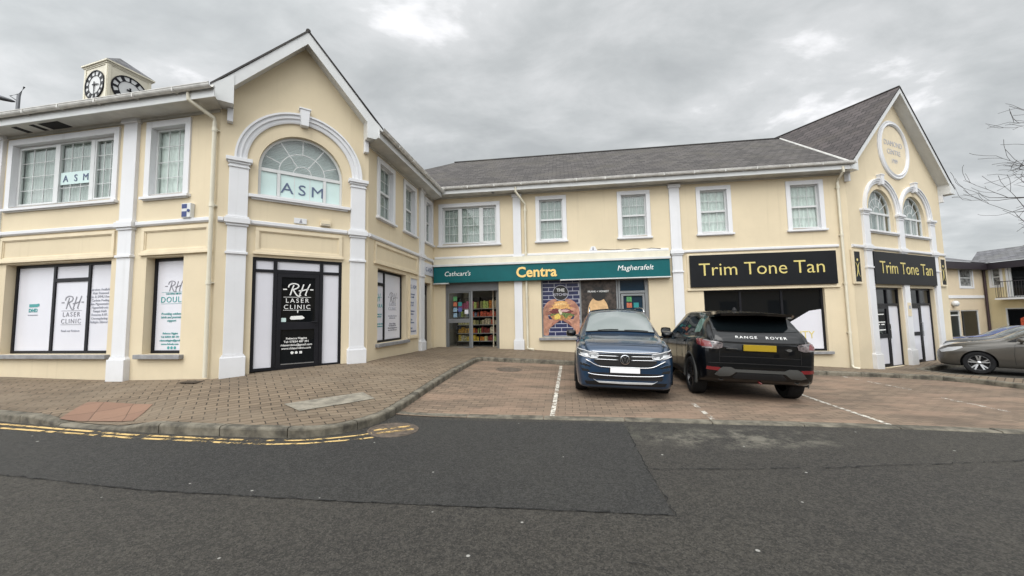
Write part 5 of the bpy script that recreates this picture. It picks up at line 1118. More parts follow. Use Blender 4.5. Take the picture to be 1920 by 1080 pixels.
    def cast(s, p2, view):
        """project a 2D point on the body: F/B use (x,z), L/R use (y,z), T uses (x,y)"""
        if s.lift and view == s.lift[0] and s.lift[1] < p2[1] < s.lift[2]: p2 = (p2[0], p2[1] + s.lift[3])
        if view == 'F': o, d = V((p2[0], s.L + 2, p2[1])), V((0, -1, 0))
        elif view == 'B': o, d = V((p2[0], -2, p2[1])), V((0, 1, 0))
        elif view == 'R': o, d = V((3, p2[0], p2[1])), V((-1, 0, 0))
        elif view == 'L': o, d = V((-3, p2[0], p2[1])), V((1, 0, 0))
        else: o, d = V((p2[0], p2[1], 4)), V((0, 0, -1))
        h = s.bvh.ray_cast(o, d)
        if h[0] is None: return None, None
        n = h[1] if h[1].dot(d) < 0 else -h[1]
        return h[0], n
    def patch(s, poly, view, name, mat, off=.006, parent=None, step=.06, flat=None):
        """a raised panel that follows the body, outlined by poly"""
        if view == 'F' or view == 'B' or view == 'T': pass
        dense = []
        for k in range(len(poly)):
            a, b_ = V(poly[k][:2]), V(poly[(k + 1) % len(poly)][:2]); n = max(1, int((b_ - a).length / step)); dense += [a.lerp(b_, j / n) for j in range(n)]
        nb = len(dense); xs = [p.x for p in dense]; zs = [p.y for p in dense]; pts = list(dense)
        def inside(x, y):
            c = False
            for i in range(nb):
                x1, y1 = dense[i]; x2, y2 = dense[i - 1]
                if (y1 > y) != (y2 > y) and x < (x2 - x1) * (y - y1) / (y2 - y1) + x1: c = not c
            return c
        x = min(xs) + step * .5
        while x < max(xs):
            z = min(zs) + step * .5
            while z < max(zs):
                if inside(x, z): pts.append(V((x, z)))
                z += step
            x += step
        r = delaunay_2d_cdt(pts, [(k, (k + 1) % nb) for k in range(nb)], [list(range(nb))], 1, 1e-5)
        vv = []; last = None
        for p in r[0]:
            h, n = s.cast(p, view)
            if h is None:
                c = V((sum(xs) / nb, sum(zs) / nb)); 
                for t in (.05, .1, .2, .35, .5):
                    h, n = s.cast(V(p).lerp(c, t), view)
                    if h is not None: break
            if h is None: h, n = (last or (V((0, 0, 0)), V((0, 0, 1))))
            last = (h, n); vv.append((h, n))
        m = MB(); m.v = [tuple(h + n * off) for h, n in vv]; m.f = [tuple(f) for f in r[2]]; m.mi = [0] * len(m.f); k0 = len(m.v)
        ed = {}
        for f in m.f:
            for a, b_ in zip(f, f[1:] + f[:1]): ed[(a, b_)] = 1
        bd = [e for e in ed if (e[1], e[0]) not in ed]; mp_ = {}
        for a, b_ in bd:
            for q in (a, b_):
                if q not in mp_: mp_[q] = len(m.v); h, n = vv[q]; m.v.append(tuple(h - n * .02))
            m.f.append((a, mp_[a], mp_[b_], b_)); m.mi.append(0)
        return s.put(m, name, mat, parent, smooth=True, auto=45)
    def rail(s, pts, view, r, name, mat, off=.004, parent=None, n=6, flat=1.):
        q = []
        for p in smoothline(list(pts), 5) if len(pts) > 2 else [tuple(V(pts[0]).lerp(V(pts[1]), k / 8)) for k in range(9)]:
            h, nn = s.cast(p, view)
            if h is not None: q.append(h + nn * off)
        m = MB(); m.tube(q, r, n); return s.put(m, name, mat, parent, smooth=True)
    def wheels(s, track, rimmat, spokes=5, tw=.235, double=True):
        for ya in s.axles:
            for sg in (-1, 1):
                R_ = s.wr; xo = sg * track; c = (xo, ya, R_); rt = MB(); rt.lathe(c, (sg, 0, 0), [(R_ * .66, -tw), (R_ * .93, -tw), (R_ * .985, -tw + .02), (R_, -tw + .05), (R_, -.05), (R_ * .985, -.02), (R_ * .93, -.0), (R_ * .82, .004), (R_ * .72, -.006), (R_ * .665, -.015), (R_ * .66, -.04)], 44)
                rs_ = MB()
                for k in range(44): 
                    t = 2 * pi * k / 44
                hub = MB(); hub.box(WF, xo - .001, xo + .001, ya - .001, ya + .001, R_ - .001, R_ + .001)
                wh = s.put(rt, 'wheel', 'rubber', s.root, smooth=True, auto=40)
                rm = MB(); rm.lathe(c, (sg, 0, 0), [(R_ * .60, -.16), (R_ * .62, -.05), (R_ * .66, -.012), (R_ * .675, -.016), (R_ * .67, -.05)], 40); rm.lathe(c, (sg, 0, 0), [(0, -.02), (R_ * .10, -.022), (R_ * .16, -.034), (R_ * .17, -.08)], 24)
                for k in range(spokes):
                    for dd in ((-.13, .13) if double else (0,)):
                        t = 2 * pi * k / spokes + .3; t2 = t + dd * 1.5; w0, w1 = (.020, .017) if double else (.045, .035)
                        a = V((0, cos(t) * R_ * .13, sin(t) * R_ * .13)); b_ = V((0, cos(t2) * R_ * .645, sin(t2) * R_ * .645)); d = (b_ - a).normalized(); nn = V((0, -d.z, d.y)); i = len(rm.v)
                        for P, ww, x0, x1 in ((a, w0, -.034, -.07), (b_, w1, -.018, -.06)):
                            for sx, q in ((-1, x0), (1, x0), (1, x1), (-1, x1)): rm.v.append(tuple(V((xo + sg * q, ya, R_)) + P + nn * ww * sx))
                        for j in range(4): l = (j + 1) % 4; rm.f.append((i + j, i + l, i + 4 + l, i + 4 + j)); rm.mi.append(0)
                s.put(rm, 'rim', rimmat, wh, smooth=True, auto=30)
                bd = MB(); bd.lathe(c, (sg, 0, 0), [(0, -.11), (R_ * .5, -.11), (R_ * .62, -.10)], 30); s.put(bd, 'brake_disc', 'dark_plastic', wh)
    def mirror(s, x, y, z, paintm, w_=.22, h=.15):
        for sg in (-1, 1):
            m = MB(); m.tube([(sg * (x - .10), y, z - .04), (sg * (x + .03), y - .01, z - .02)], [.03, .025], 8); c = V((sg * (x + .10), y, z + .02)); i = len(m.v)
            rings = []
            for k in range(7):
                t = k / 6; yy = y - .045 + .13 * t; sc_ = sqrt(max(0, 1 - (t * .96) ** 2.2)); rings.append([(c.x + cos(a) * w_ / 2 * sc_ * (1.0) , yy, c.z + (sin(a) * h / 2 * sc_)) for a in [2 * pi * j / 16 for j in range(16)]])
            # squarish outline
            for r_ in rings:
                for p in r_: dx, dz = (p[0] - c.x) / (w_ / 2), (p[2] - c.z) / (h / 2); q = max(abs(dx), abs(dz), 1e-3); rr = math.hypot(dx, dz); f_ = (rr / q) ** .55 if rr > 0 else 1; m.v.append((c.x + dx * f_ * w_ / 2, p[1], c.z + dz * f_ * h / 2))
            for a in range(6):
                for b_ in range(16): l = (b_ + 1) % 16; m.f.append((i + a * 16 + b_, i + a * 16 + l, i + (a + 1) * 16 + l, i + (a + 1) * 16 + b_)); m.mi.append(0)
            m.f.append(tuple(i + 96 + b_ for b_ in range(16))); m.mi.append(0)
            mo = s.put(m, 'wing_mirror', paintm, smooth=True, auto=50)
            g = MB(); g.disc(Frame((0, y - .044), 0), c.x, c.z, w_ * .44, h * .44, -.002, .004, 20); s.put(g, 'mirror_glass', 'chrome', mo)
def car_matrix(x, y, yaw, L, axles, hw):
    """stand the car on the sloping ground; yaw = heading clockwise from +Y in degrees"""
    a = RD(yaw); f = V((sin(a), cos(a))); r_ = V((cos(a), -sin(a))); ya = sum(axles) / 2; c = V((x, y))
    def gg(u, v_): p = c + f * (v_ - L / 2) + r_ * u; return G(p.x, p.y) + .012
    zs = {(u, v_): gg(u, v_) for u in (-hw, hw) for v_ in axles}
    zc = sum(zs.values()) / 4; sx = (sum(zs[(hw, v_)] - zs[(-hw, v_)] for v_ in axles) / 2) / (2 * hw); sy = (sum(zs[(u, axles[1])] - zs[(u, axles[0])] for u in (-hw, hw)) / 2) / (axles[1] - axles[0])
    X = V((r_.x, r_.y, sx)).normalized(); Y = V((f.x, f.y, sy)); Y = (Y - X * Y.dot(X)).normalized(); Z = X.cross(Y)
    M = Matrix(((X.x, Y.x, Z.x, 0), (X.y, Y.y, Z.y, 0), (X.z, Y.z, Z.z, 0), (0, 0, 0, 1)))
    p = c + f * (ya - L / 2); base = V((p.x, p.y, zc)); return Matrix.Translation(base) @ M @ Matrix.Translation((0, -ya, 0)), base
def mir(poly): return [(-p[0], p[1]) for p in poly][::-1]

# ---- dark blue SUV, nose towards the viewer
L1 = 4.50; ax1 = (.88, 3.56)
T1, b1 = car_matrix(2.44, 10.18, 180 - 12.0, L1, ax1, .78) if False else car_matrix(2.44, 9.26, 180 + 11.0, L1, ax1, .78)
suv = thing('parked_car', b1, 'dark blue SUV parked nose out with chrome grille and white number plate', 'car')
tab1 = dict(y=[0, .06, .2, .5, .95, 1.5, 2.1, 2.55, 2.85, 3.15, 3.42, 3.75, 4.08, 4.30, 4.42, 4.47, 4.5],
    zb=[.42, .32, .27, .25, .25, .24, .24, .24, .24, .24, .24, .24, .23, .215, .22, .25, .36],
    zt=[.92, 1.12, 1.38, 1.56, 1.64, 1.68, 1.68, 1.65, 1.53, 1.34, 1.165, 1.115, 1.065, 1.005, .94, .86, .74],
    wm=[.70, .82, .885, .91, .92, .92, .92, .92, .92, .92, .918, .912, .895, .86, .81, .765, .70],
    zbelt=[.88, 1.0, 1.05, 1.07, 1.06, 1.04, 1.03, 1.02, 1.015, 1.01, 1.0, .985, .94, .87, .80, .74, .66],
    wbelt=[.66, .78, .85, .875, .89, .89, .89, .89, .885, .88, .872, .865, .845, .81, .76, .72, .66],
    zr=[.90, 1.08, 1.33, 1.50, 1.57, 1.61, 1.61, 1.575, 1.46, 1.29, 1.125, 1.08, 1.03, .965, .895, .82, .71],
    wr=[.60, .61, .60, .60, .60, .61, .62, .63, .655, .69, .73, .74, .73, .70, .66, .63, .58])
c1 = Car(suv, T1, tab1, L1, ax1, .355, 'paint_blue')
c1.lift = ('F', .25, 1.05, .05)
ws = [(-.70, 1.175), (0, 1.205), (.70, 1.175), (.625, 1.47), (.575, 1.565), (0, 1.615), (-.575, 1.565), (-.625, 1.47)]
wsp = c1.patch(ws, 'F', 'windscreen', 'screen_sheen_glass', .006, step=.08)
c1.rail([(-.70, 1.172), (-.4, 1.19), (0, 1.198), (.4, 1.19), (.70, 1.172)], 'F', .014, 'scuttle', 'dark_plastic', .012)
for w0, w1, z0, z1 in ((-.10, -.58, 1.215, 1.20), (.45, .02, 1.205, 1.225)): c1.rail([(w0, z0), ((w0 + w1) / 2, (z0 + z1) / 2 + .008), (w1, z1)], 'F', .008, 'wiper', 'dark_plastic', .016)
m = MB(); m.box(WF, -.06, .06, 2.52, 2.56, 1.535, 1.575); c1.put(m, 'rear_view_mirror', 'dark_plastic')
for sd in ('L', 'R'):
    wn = [(2.98, 1.07), (2.48, 1.50), (2.3, 1.545), (1.2, 1.53), (.62, 1.44), (.50, 1.14), (1.2, 1.10)]
    gw = c1.patch(wn, sd, 'side_window', 'car_glass', .005); 
    c1.patch([(2.0, 1.09), (2.07, 1.09), (2.03, 1.54), (1.96, 1.54)], sd, 'door_pillar', 'dark_plastic', .008); c1.patch([(1.10, 1.10), (1.16, 1.10), (1.13, 1.53), (1.07, 1.53)], sd, 'door_pillar', 'dark_plastic', .008)
    c1.rail([(.30, 1.60), (.6, 1.655), (1.5, 1.69), (2.3, 1.665), (2.6, 1.60)][0:0] or [(1.0, 1.565), (1.8, 1.575)], sd, .004, 'roof_trim', 'dark_plastic', .006)
    c1.patch([(4.1, .24), (4.1, .33), (3.56 + .45, .36), (3.56 - .45, .36), (1.35, .36), (.95, .36), (.40, .36), (.4, .24)][::-1] if False else [(3.08, .255), (3.08, .34), (1.36, .34), (1.36, .255)], sd, 'sill_trim', 'dark_plastic', .010)
    for ya in ax1:
        m = MB(); sg = -1 if sd == 'L' else 1; xx = float(pchip(tab1['y'], tab1['wm'], ya)); m.lathe((sg * (xx - .02), ya, .355), (sg, 0, 0), [(.400, -.03), (.398, .02), (.405, .03), (.44, .028), (.452, .0)], 60); m.f = [f for f in m.f if min(m.v[k][2] for k in f) > .22]; m.mi = m.mi[:len(m.f)]; c1.put(m, 'arch_trim', 'dark_plastic', smooth=True)
    for yy in (1.65, 2.75): c1.patch([(yy, .93), (yy + .17, .93), (yy + .17, .965), (yy, .965)], sd, 'door_handle', 'paint_blue', .022)
for sg in (-1, 1):
    m = MB(); m.tube([(sg * .60, .45, 1.56), (sg * .605, .55, 1.635), (sg * .61, 1.2, 1.70), (sg * .615, 1.8, 1.71), (sg * .615, 2.35, 1.675), (sg * .62, 2.48, 1.60)], .014, 8); c1.put(m, 'roof_rail', 'chrome', smooth=True)
c1.patch([(-.56, 2.47), (.56, 2.47), (.55, 1.3), (-.55, 1.3)], 'T', 'roof_panel', 'car_glass', .005, step=.12)
# front end
gr = c1.patch([(-.50, .80), (.50, .80), (.50, .74), (.56, .66), (.44, .575), (-.44, .575), (-.56, .66), (-.50, .74)], 'F', 'grille', 'void_black', .006)
c1.rail([(-.60, .832), (-.3, .818), (0, .815), (.3, .818), (.60, .832)], 'F', .011, 'chrome_strip', 'chrome', .012)
for zz in (.755, .69): c1.rail([(-.54, zz + .006), (-.11, zz)], 'F', .009, 'chrome_strip', 'chrome', .016); c1.rail([(.11, zz), (.54, zz + .006)], 'F', .009, 'chrome_strip', 'chrome', .016)
c1.rail([(-.70, .69), (-.60, .635), (-.46, .575), (-.25, .56), (0, .557), (.25, .56), (.46, .575), (.60, .635), (.70, .69)], 'F', .011, 'chrome_strip', 'chrome', .012)
hb = c1.cast((0, .70), 'F')[0]
m = MB(); FBg = Frame((0, 0), 180); 
Fb = Frame((0, hb.y + .03), 180)
Fb = type('X', (), {'__call__': lambda q, a, b, z: V((-a, hb.y + .012 + b, z + .05))})()
m.arc(Fb, 0, .705, [(.088, 0), (.088, .02), (.076, .024), (.076, 0)], 0, 2 * pi - .001, 36); strokes(m, Fb, [[(-.036, .772), (0, .715), (.036, .772)], [(-.064, .74), (-.03, .645), (0, .70), (.03, .645), (.064, .74)]], .015, .006, .02); bdg = c1.put(m, 'badge', 'chrome'); m = MB(); m.disc(Fb, 0, .705, .078, .078, -.005, .005); c1.put(m, 'badge_backing', 'void_black', bdg)
for sg in (-1, 1):
    P = [(.845, .875), (.62, .835), (.47, .805), (.46, .755), (.50, .71), (.62, .705), (.80, .745), (.86, .80)]
    if sg < 0: P = mir(P)
    hl = c1.patch(P, 'F', 'headlight', 'lamp_dark', .008, step=.04)
    for q in ([(.60, .77), (.50, .755), (.49, .725), (.60, .718)], [(.80, .80), (.67, .785), (.645, .74), (.78, .755)]): c1.patch(q if sg > 0 else mir(q), 'F', 'lamp_unit', 'lamp_clear', .013, hl, .04)
    for q in ([(.845, .86), (.62, .82), (.47, .795)], [(.475, .745), (.50, .722), (.60, .718), (.64, .745), (.67, .728), (.82, .76)]): c1.rail([(sg * p[0], p[1]) for p in q], 'F', .007, 'lamp_strip', 'white_paint', .013, hl)
    P = [(.80, .62), (.66, .60), (.60, .57), (.62, .555), (.79, .58)]; c1.patch(P if sg > 0 else mir(P), 'F', 'side_intake', 'void_black', .005); P = [(.79, .53), (.66, .51), (.62, .47), (.76, .475)]; c1.patch(P if sg > 0 else mir(P), 'F', 'side_intake', 'void_black', .005)
    c1.rail([(sg * .80, .63), (sg * .70, .615), (sg * .61, .575)], 'F', .006, 'chrome_strip', 'paint_blue', .012)
c1.patch([(-.60, .46), (.60, .46), (.66, .38), (.62, .34), (-.62, .34), (-.66, .38)], 'F', 'lower_grille', 'dark_plastic', .006)
c1.patch([(-.72, .30), (.72, .30), (.68, .225), (-.68, .225)], 'F', 'bumper_lip', 'dark_plastic', .008)
c1.rail([(-.66, .445), (-.5, .418), (0, .405), (.5, .418), (.66, .445)], 'F', .011, 'chrome_strip', 'chrome', .016)
c1.patch([(-.56, .335), (-.50, .305), (0, .30), (.50, .305), (.56, .335), (.46, .278), (0, .27), (-.46, .278)], 'F', 'skid_plate', 'silver_trim', .02)
hp = c1.cast((0, .50), 'F')[0]; m = MB(); m.box(WF, -.26, .26, hp.y, hp.y + .022, .512, .622); npt = c1.put(m, 'number_plate', 'plate_white', bevel=.004)
m = MB(); m.box(WF, -.275, .275, hp.y - .02, hp.y + .012, .498, .636); c1.put(m, 'plate_holder', 'dark_plastic', npt)
c1.rail([(-.76, .93), (-.3, .945), (0, .948), (.3, .945), (.76, .93)], 'F', .004, 'bonnet_gap', 'void_black', .001)
c1.rail([(-.52, 4.25), (-.56, 3.9), (-.60, 3.45)], 'T', .006, 'bonnet_crease', 'paint_blue', .001); c1.rail([(.52, 4.25), (.56, 3.9), (.60, 3.45)], 'T', .006, 'bonnet_crease', 'paint_blue', .001)
for sd in 'LR': c1.rail([(3.1, .98), (3.5, .965), (3.95, .93)], sd, .004, 'bonnet_gap', 'void_black', .001)
c1.wheels(.91, 'alloy'); c1.mirror(.93, 2.95, 1.10, 'paint_black')
# no seats: the opaque windscreen carries reflected sky in its colour

# ---- black SUV, tail towards the viewer
L2 = 4.37; ax2 = (.82, 3.48)
tab2 = dict(y=[0, .05, .15, .32, .60, 1.0, 1.5, 2.0, 2.4, 2.75, 3.05, 3.35, 3.7, 4.05, 4.22, 4.32, 4.37],
    zb=[.52, .42, .36, .31, .28, .26, .25, .25, .25, .25, .25, .25, .25, .25, .27, .32, .42],
    zt=[1.08, 1.18, 1.29, 1.44, 1.615, 1.65, 1.675, 1.68, 1.645, 1.49, 1.27, 1.13, 1.08, 1.01, .93, .84, .70],
    wm=[.80, .88, .93, .955, .965, .955, .935, .93, .93, .93, .935, .945, .945, .90, .84, .77, .66],
    zbelt=[1.02, 1.10, 1.14, 1.16, 1.165, 1.145, 1.115, 1.08, 1.06, 1.045, 1.03, 1.02, .98, .91, .83, .75, .64],
    wbelt=[.74, .80, .835, .86, .875, .88, .885, .885, .885, .885, .885, .875, .86, .81, .76, .70, .62],
    zr=[1.06, 1.15, 1.25, 1.39, 1.55, 1.585, 1.61, 1.615, 1.58, 1.43, 1.22, 1.095, 1.05, .975, .90, .81, .67],
    wr=[.70, .73, .735, .72, .68, .655, .64, .63, .63, .665, .71, .75, .74, .70, .65, .60, .54])
T2, b2 = car_matrix(4.75, 9.05, 10.5, L2, ax2, .80)
rv = thing('parked_car', b2, 'black SUV with dark wheels parked tail out with a yellow number plate', 'car')
c2 = Car(rv, T2, tab2, L2, ax2, .365, 'paint_black')
# roof spoiler
m = MB(); sp = [(-.69, .66, 1.525), (-.68, .24, 1.53), (-.60, .13, 1.555), (0, .06, 1.575), (.60, .13, 1.555), (.68, .24, 1.53), (.69, .66, 1.525)]
top = [(x, y, z + .045) for x, y, z in sp]; low = [(x * .97, y + .02, z) for x, y, z in sp]; bk = [(-.64, .85, 1.60), (-.5, .9, 1.635), (-.3, .9, 1.65), (0, .9, 1.66), (.3, .9, 1.65), (.5, .9, 1.635), (.64, .85, 1.60)]
for k in range(6): m.face([top[k], top[k + 1], bk[k + 1], bk[k]]); m.face([low[k], low[k + 1], top[k + 1], top[k]]); m.face([low[k], low[k + 1], (bk[k + 1][0], .62, 1.53), (bk[k][0], .62, 1.53)])
spo = c2.put(m, 'roof_spoiler', 'paint_black', smooth=True, auto=35)
c2.patch([(-.72, 1.29), (-.3, 1.27), (0, 1.265), (.3, 1.27), (.72, 1.29), (.69, 1.45), (.65, 1.54), (-.65, 1.54), (-.69, 1.45)], 'B', 'rear_window', 'car_glass', .006)
c2.lift = ('B', .84, 1.2, .085)
m = MB(); m.lathe((0, 1.15, 1.67), (0, .1, 1), [(.001, .07), (.02, .06), (.05, .0)], 12); c2.put(m, 'roof_aerial', 'dark_plastic')
for sd in ('L', 'R'):
    c2.patch([(2.86, 1.12), (2.45, 1.45), (2.2, 1.54), (1.3, 1.53), (.95, 1.50), (.90, 1.20), (1.5, 1.16)], sd, 'side_window', 'car_glass', .005); c2.patch([(.84, 1.21), (.89, 1.50), (.60, 1.475), (.50, 1.30), (.52, 1.23)], sd, 'quarter_window', 'green_glass' if sd == 'L' else 'car_glass', .005)
    c2.patch([(1.70, 1.13), (1.79, 1.13), (1.76, 1.505), (1.67, 1.505)], sd, 'door_pillar', 'paint_black', .009)
    c2.patch([(2.98, .27), (2.98, .40), (1.34, .40), (1.34, .27)], sd, 'sill_trim', 'dark_plastic', .010)
    for yy in (1.30, 2.25): c2.patch([(yy, .985), (yy + .18, .985), (yy + .18, 1.015), (yy, 1.015)], sd, 'door_handle', 'paint_black', .022)
    for yy in (1.20, 2.05, 3.0): c2.rail([(yy, .42), (yy + .01, .8), (yy - .02, 1.08)], sd, .004, 'door_gap', 'void_black', .0)
    for ya in ax2:
        m = MB(); sg = -1 if sd == 'L' else 1; xx = float(pchip(tab2['y'], tab2['wm'], ya)); m.lathe((sg * (xx - .02), ya, .365), (sg, 0, 0), [(.41, -.03), (.408, .022), (.418, .03), (.455, .025), (.465, .0)], 60); m.f = [f for f in m.f if min(m.v[k][2] for k in f) > .26]; m.mi = m.mi[:len(m.f)]; c2.put(m, 'arch_trim', 'skid_grey', smooth=True)
tlg = c2.patch([(-.70, 1.16), (.70, 1.16), (.73, 1.02), (.62, 1.0), (-.62, 1.0), (-.73, 1.02)], 'B', 'tailgate_panel', 'paint_black', .010)
c2.rail([(-.74, 1.015), (-.4, 1.0), (0, .998), (.4, 1.0), (.74, 1.015)], 'B', .010, 'tailgate_fold', 'paint_black', .004)
c2.rail([(-.66, .995), (-.4, .985), (0, .983), (.4, .985), (.66, .995)], 'B', .006, 'tailgate_gap', 'void_black', .006)
h = c2.cast((0, 1.085), 'B')[0]; h = V((0, 0, 0)) if h is None else h
Fr = lambda hy: type('Y', (), {'__call__': lambda q, a, b, z: V((a, hy - b, z))})()
hy = c2.cast((0, 1.09), 'B')[0].y
# lettering follows the tailgate
for word, wx in (('RANGE', -.225), ('ROVER', .265)):
    lt = text(word, Fr(0), wx, 0, .062, 0, 'white_text', 'lettering', None, align='CENTER', sx=1.5, ext=.002, space=1.3)
    for v_ in lt.data.vertices:
        p = c2.cast((v_.co.x + .02, 1.070 + v_.co.z), 'B'); v_.co = T2 @ (V((p[0].x, p[0].y - .014 - (-v_.co.y) * .5 - .004, p[0].z)))
    lt.parent = rv; lt.matrix_parent_inverse = rv.matrix_world.inverted()
hy = min(c2.cast((x, .90), 'B')[0].y for x in (-.3, 0, .3)) + .0; m = MB(); m.box(WF, -.27, .26, hy - .035, hy - .012, .935, 1.045); c2.put(m, 'number_plate', 'plate_yellow', bevel=.004)
hy2 = c2.cast((.47, .88), 'B')[0].y; m = MB(); m.disc(Fr(hy2), .47, .97, .045, .024, .004, .016, 24); c2.put(m, 'badge', 'chrome'); hy2 = c2.cast((-.42, .9), 'B')[0].y; m = MB(); m.box(WF, -.55, -.36, hy2 - .02, hy2 - .008, .96, .973); c2.put(m, 'model_script', 'chrome')
for sg in (-1, 1):
    P = [(.88, 1.02), (.62, .985), (.60, .96), (.62, .89), (.70, .865), (.92, .88)]
    if sg < 0: P = mir(P)
    tl = c2.patch(P, 'B', 'tail_light', 'lamp_tail', .012, step=.04); Q = [(.90, 1.00), (.80, .99), (.78, .90), (.92, .90)]; c2.patch(Q if sg > 0 else mir(Q), 'B', 'lamp_unit', 'lamp_red', .016, tl, .04)
    Q = [(.80, .99), (.64, .972), (.63, .955), (.80, .972)]; c2.patch(Q if sg > 0 else mir(Q), 'B', 'lamp_unit', 'lamp_dark', .016, tl, .04)
    sd = 'R' if sg > 0 else 'L'; c2.patch([(.06, .98), (.06, 1.09), (.38, 1.12), (.42, 1.10), (.30, 1.01)], sd, 'tail_light', 'lamp_red', .008, step=.04)
    P = [(.86, .635), (.66, .625), (.64, .595), (.68, .565), (.87, .58)]; c2.patch(P if sg > 0 else mir(P), 'B', 'reflector', 'lamp_red', .012, step=.05)
c2.rail([(-.84, .70), (-.4, .705), (0, .705), (.4, .705), (.84, .70)], 'B', .006, 'bumper_gap', 'void_black', .002)
c2.rail([(-.66, .82), (0, .825), (.66, .82)], 'B', .005, 'tailgate_crease', 'void_black', .001); 
for sg in (-1, 1): c2.rail([(sg * .60, .99), (sg * .655, .86), (sg * .66, .715)], 'B', .004, 'tailgate_gap', 'void_black', .002)
c2.patch([(-.74, .50), (-.66, .60), (-.60, .635), (-.47, .635), (-.40, .60), (.40, .60), (.47, .635), (.60, .635), (.66, .60), (.74, .50), (.66, .47), (.50, .48), (.40, .55), (-.40, .55), (-.50, .48), (-.66, .47)], 'B', 'skid_panel', 'skid_grey', .02, step=.05)
c2.patch([(-.36, .54), (.36, .54), (.44, .46), (.40, .43), (-.40, .43), (-.44, .46)], 'B', 'bumper_lower', 'dark_plastic', .008)
for sg in (-1, 1): m = MB(); m.lathe((sg * .62, .12, .43), (0, -1, 0), [(.03, -.3), (.045, -.3), (.048, .06), (.040, .06), (.036, -.1)], 20); c2.put(m, 'exhaust', 'skid_grey', smooth=True, auto=40)
m = MB(); m.tube([(.02, .14, .42), (.02, .10, .37), (.06, .10, .35)], .02, 8); c2.put(m, 'tow_eye', 'lamp_red')
c2.wheels(.955, 'black_alloy', tw=.245); c2.mirror(.93, 2.82, 1.13, 'paint_black', .24, .17)

# ---- saloons at the right edge
L3 = 4.55; ax3 = (.95, 3.72)
tab3 = dict(y=[0, .06, .2, .5, .9, 1.2, 1.7, 2.2, 2.6, 2.95, 3.2, 3.45, 3.8, 4.15, 4.38, 4.49, 4.55],
    zb=[.45, .33, .27, .24, .22, .21, .21, .21, .21, .21, .21, .21, .21, .21, .22, .25, .36],
    zt=[.85, 1.0, 1.06, 1.14, 1.32, 1.42, 1.465, 1.46, 1.40, 1.24, 1.08, 1.0, .95, .885, .80, .72, .62],
    wm=[.66, .78, .86, .89, .90, .90, .90, .90, .90, .90, .90, .90, .89, .855, .79, .72, .62],
    zbelt=[.82, .93, .95, .965, .96, .955, .95, .945, .94, .935, .925, .905, .86, .79, .71, .64, .56],
    wbelt=[.62, .74, .81, .85, .865, .87, .87, .87, .87, .87, .865, .855, .835, .79, .73, .67, .58],
    zr=[.83, .965, 1.02, 1.09, 1.25, 1.35, 1.40, 1.39, 1.33, 1.18, 1.035, .965, .915, .845, .765, .69, .59],
    wr=[.55, .62, .64, .62, .58, .57, .57, .58, .60, .65, .70, .72, .70, .66, .61, .57, .50])
def saloon(x, y, yaw, pm, label, rimm='alloy'):
    T3, b3 = car_matrix(x, y, yaw, L3, ax3, .76); r3 = thing('parked_car', b3, label, 'car'); c3 = Car(r3, T3, tab3, L3, ax3, .325, pm)
    c3.patch([(-.70, 1.055), (0, 1.085), (.70, 1.055), (.60, 1.32), (.53, 1.385), (0, 1.425), (-.53, 1.385), (-.60, 1.32)], 'F', 'windscreen', 'screen_sheen_glass', .006, step=.08)
    for sd in ('L', 'R'):
        c3.patch([(3.02, .985), (2.55, 1.28), (2.3, 1.345), (1.6, 1.35), (1.1, 1.27), (.80, 1.06), (1.0, 1.0)], sd, 'side_window', 'green_glass', .005); c3.patch([(1.98, .99), (2.05, .99), (2.0, 1.35), (1.93, 1.35)], sd, 'door_pillar', 'dark_plastic', .009)
        c3.patch([(3.16, .965), (3.02, .965), (2.85, 1.09), (2.90, 1.10)], sd, 'mirror_base', 'dark_plastic', .010)
        for yy in (1.35, 2.35): c3.patch([(yy, .84), (yy + .17, .84), (yy + .17, .87), (yy, .87)], sd, 'door_handle', pm, .022)
        for yy in (1.15, 2.02, 3.05): c3.rail([(yy, .32), (yy + .01, .6), (yy - .02, .93)], sd, .004, 'door_gap', 'void_black', .0)
        c3.rail([(3.9, .80), (2.5, .83), (.6, .85)], sd, .006, 'body_crease', pm, .0); sg = -1 if sd == 'L' else 1
        c3.patch([(4.48, .66), (4.30, .755), (4.02, .80), (4.0, .76), (4.20, .66), (4.44, .60)], sd, 'headlight', 'lamp_clear', .008, step=.04)
    c3.patch([(-.42, .66), (.42, .66), (.40, .56), (-.40, .56)], 'F', 'grille', 'void_black', .006); c3.patch([(-.55, .42), (.55, .42), (.50, .30), (-.50, .30)], 'F', 'lower_grille', 'dark_plastic', .006)
    c3.patch([(-.26, .52), (.26, .52), (.26, .42), (-.26, .42)], 'F', 'number_plate', 'plate_white', .02)
    c3.wheels(.88, rimm, tw=.215, double=True); c3.mirror(.90, 2.92, 1.0, pm, .2, .13); return r3
saloon(15.37, 10.92, -40, 'paint_grey', 'grey-brown saloon parked side on at the right edge of the photo')
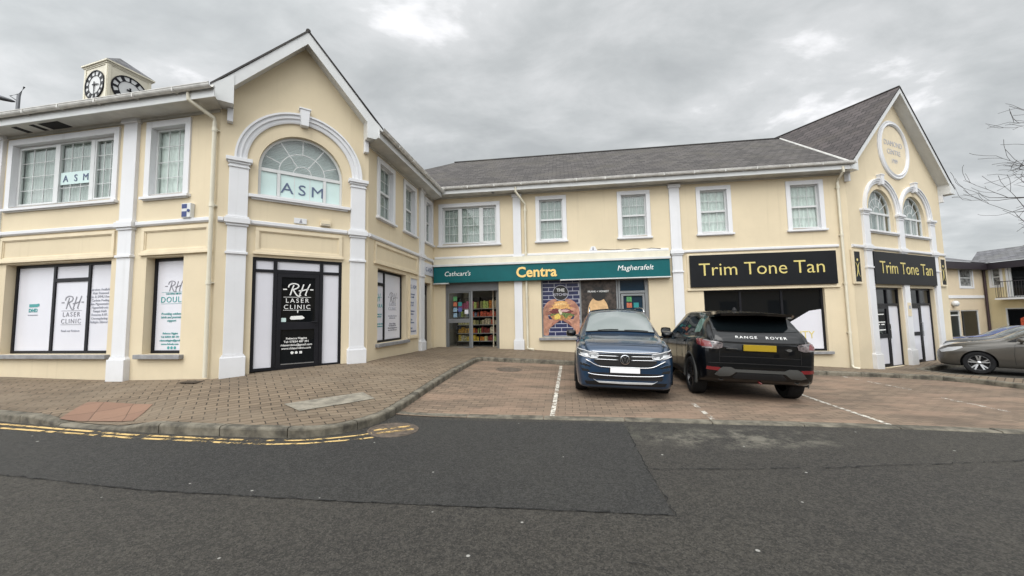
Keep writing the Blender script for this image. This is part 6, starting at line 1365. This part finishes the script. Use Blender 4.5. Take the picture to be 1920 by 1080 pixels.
saloon(17.8, 13.1, -41, 'paint_slate', 'slate grey car mostly hidden directly behind the grey-brown saloon')
saloon(19.8, 15.1, -42, 'paint_navy', 'navy blue car furthest back behind the two grey cars')

# ------------------------------------------------------------------ bare tree reaching in from the right
tr_ = thing('bare_tree', (13.9, 8.3, G(13.9, 8.3) + .1), 'leafless tree whose thin bare branches reach in from the right against the sky', 'tree')
trunk = MB(); x0, y0 = 13.9, 8.3; g0 = G(x0, y0); tp = [(x0, y0, g0), (x0 + .03, y0, g0 + 1), (x0 - .05, y0 + .05, g0 + 2.2), (x0 + .0, y0 + .02, g0 + 3.4), (x0 + .1, y0, g0 + 4.8), (x0 + .05, y0, g0 + 6.4), (x0, y0, g0 + 7.6)]
trunk.tube(smoothline(tp, 4), [.15 - .135 * k / 24 for k in range(25)], 10); part(trunk, 'trunk', 'bark', tr_, smooth=True)
cr_ = MB(); rt_ = random.Random(11)
def branch(p, d, L, r, depth):
    n = 7; pts = [V(p)]; dd = V(d).normalized()
    for k in range(n):
        dd = (dd + V((rt_.gauss(0, .10), rt_.gauss(0, .10), rt_.gauss(.015, .09)))).normalized(); pts.append(pts[-1] + dd * L / n)
        if depth > 0 and k >= 1 and rt_.random() < (.85 if depth > 1 else .6):
            a = rt_.choice((-1, 1)) * rt_.uniform(.5, .95); ax_ = V((rt_.gauss(0, 1), rt_.gauss(0, 1), rt_.gauss(0, 1))).normalized(); nd = Matrix.Rotation(a, 3, ax_) @ dd; branch(pts[-1], nd, L * rt_.uniform(.3, .55), r * (1 - .11 * k) * .55, depth - 1)
    cr_.tube(pts, [max(.004, r * (1 - .8 * k / n)) for k in range(n + 1)], 5)
for k in range(20):
    z = g0 + 3.1 + k * .20; t = -pi + (rt_.uniform(-.45, .45) if k % 2 else rt_.uniform(-pi, pi)); L = 2.2 * (1 - abs(k - 7) / 24); branch((x0, y0, z), (cos(t), sin(t), rt_.uniform(.0, .4)), L, .040 * (1 - k / 30), 2)
part(cr_, 'crown', 'bark', tr_)
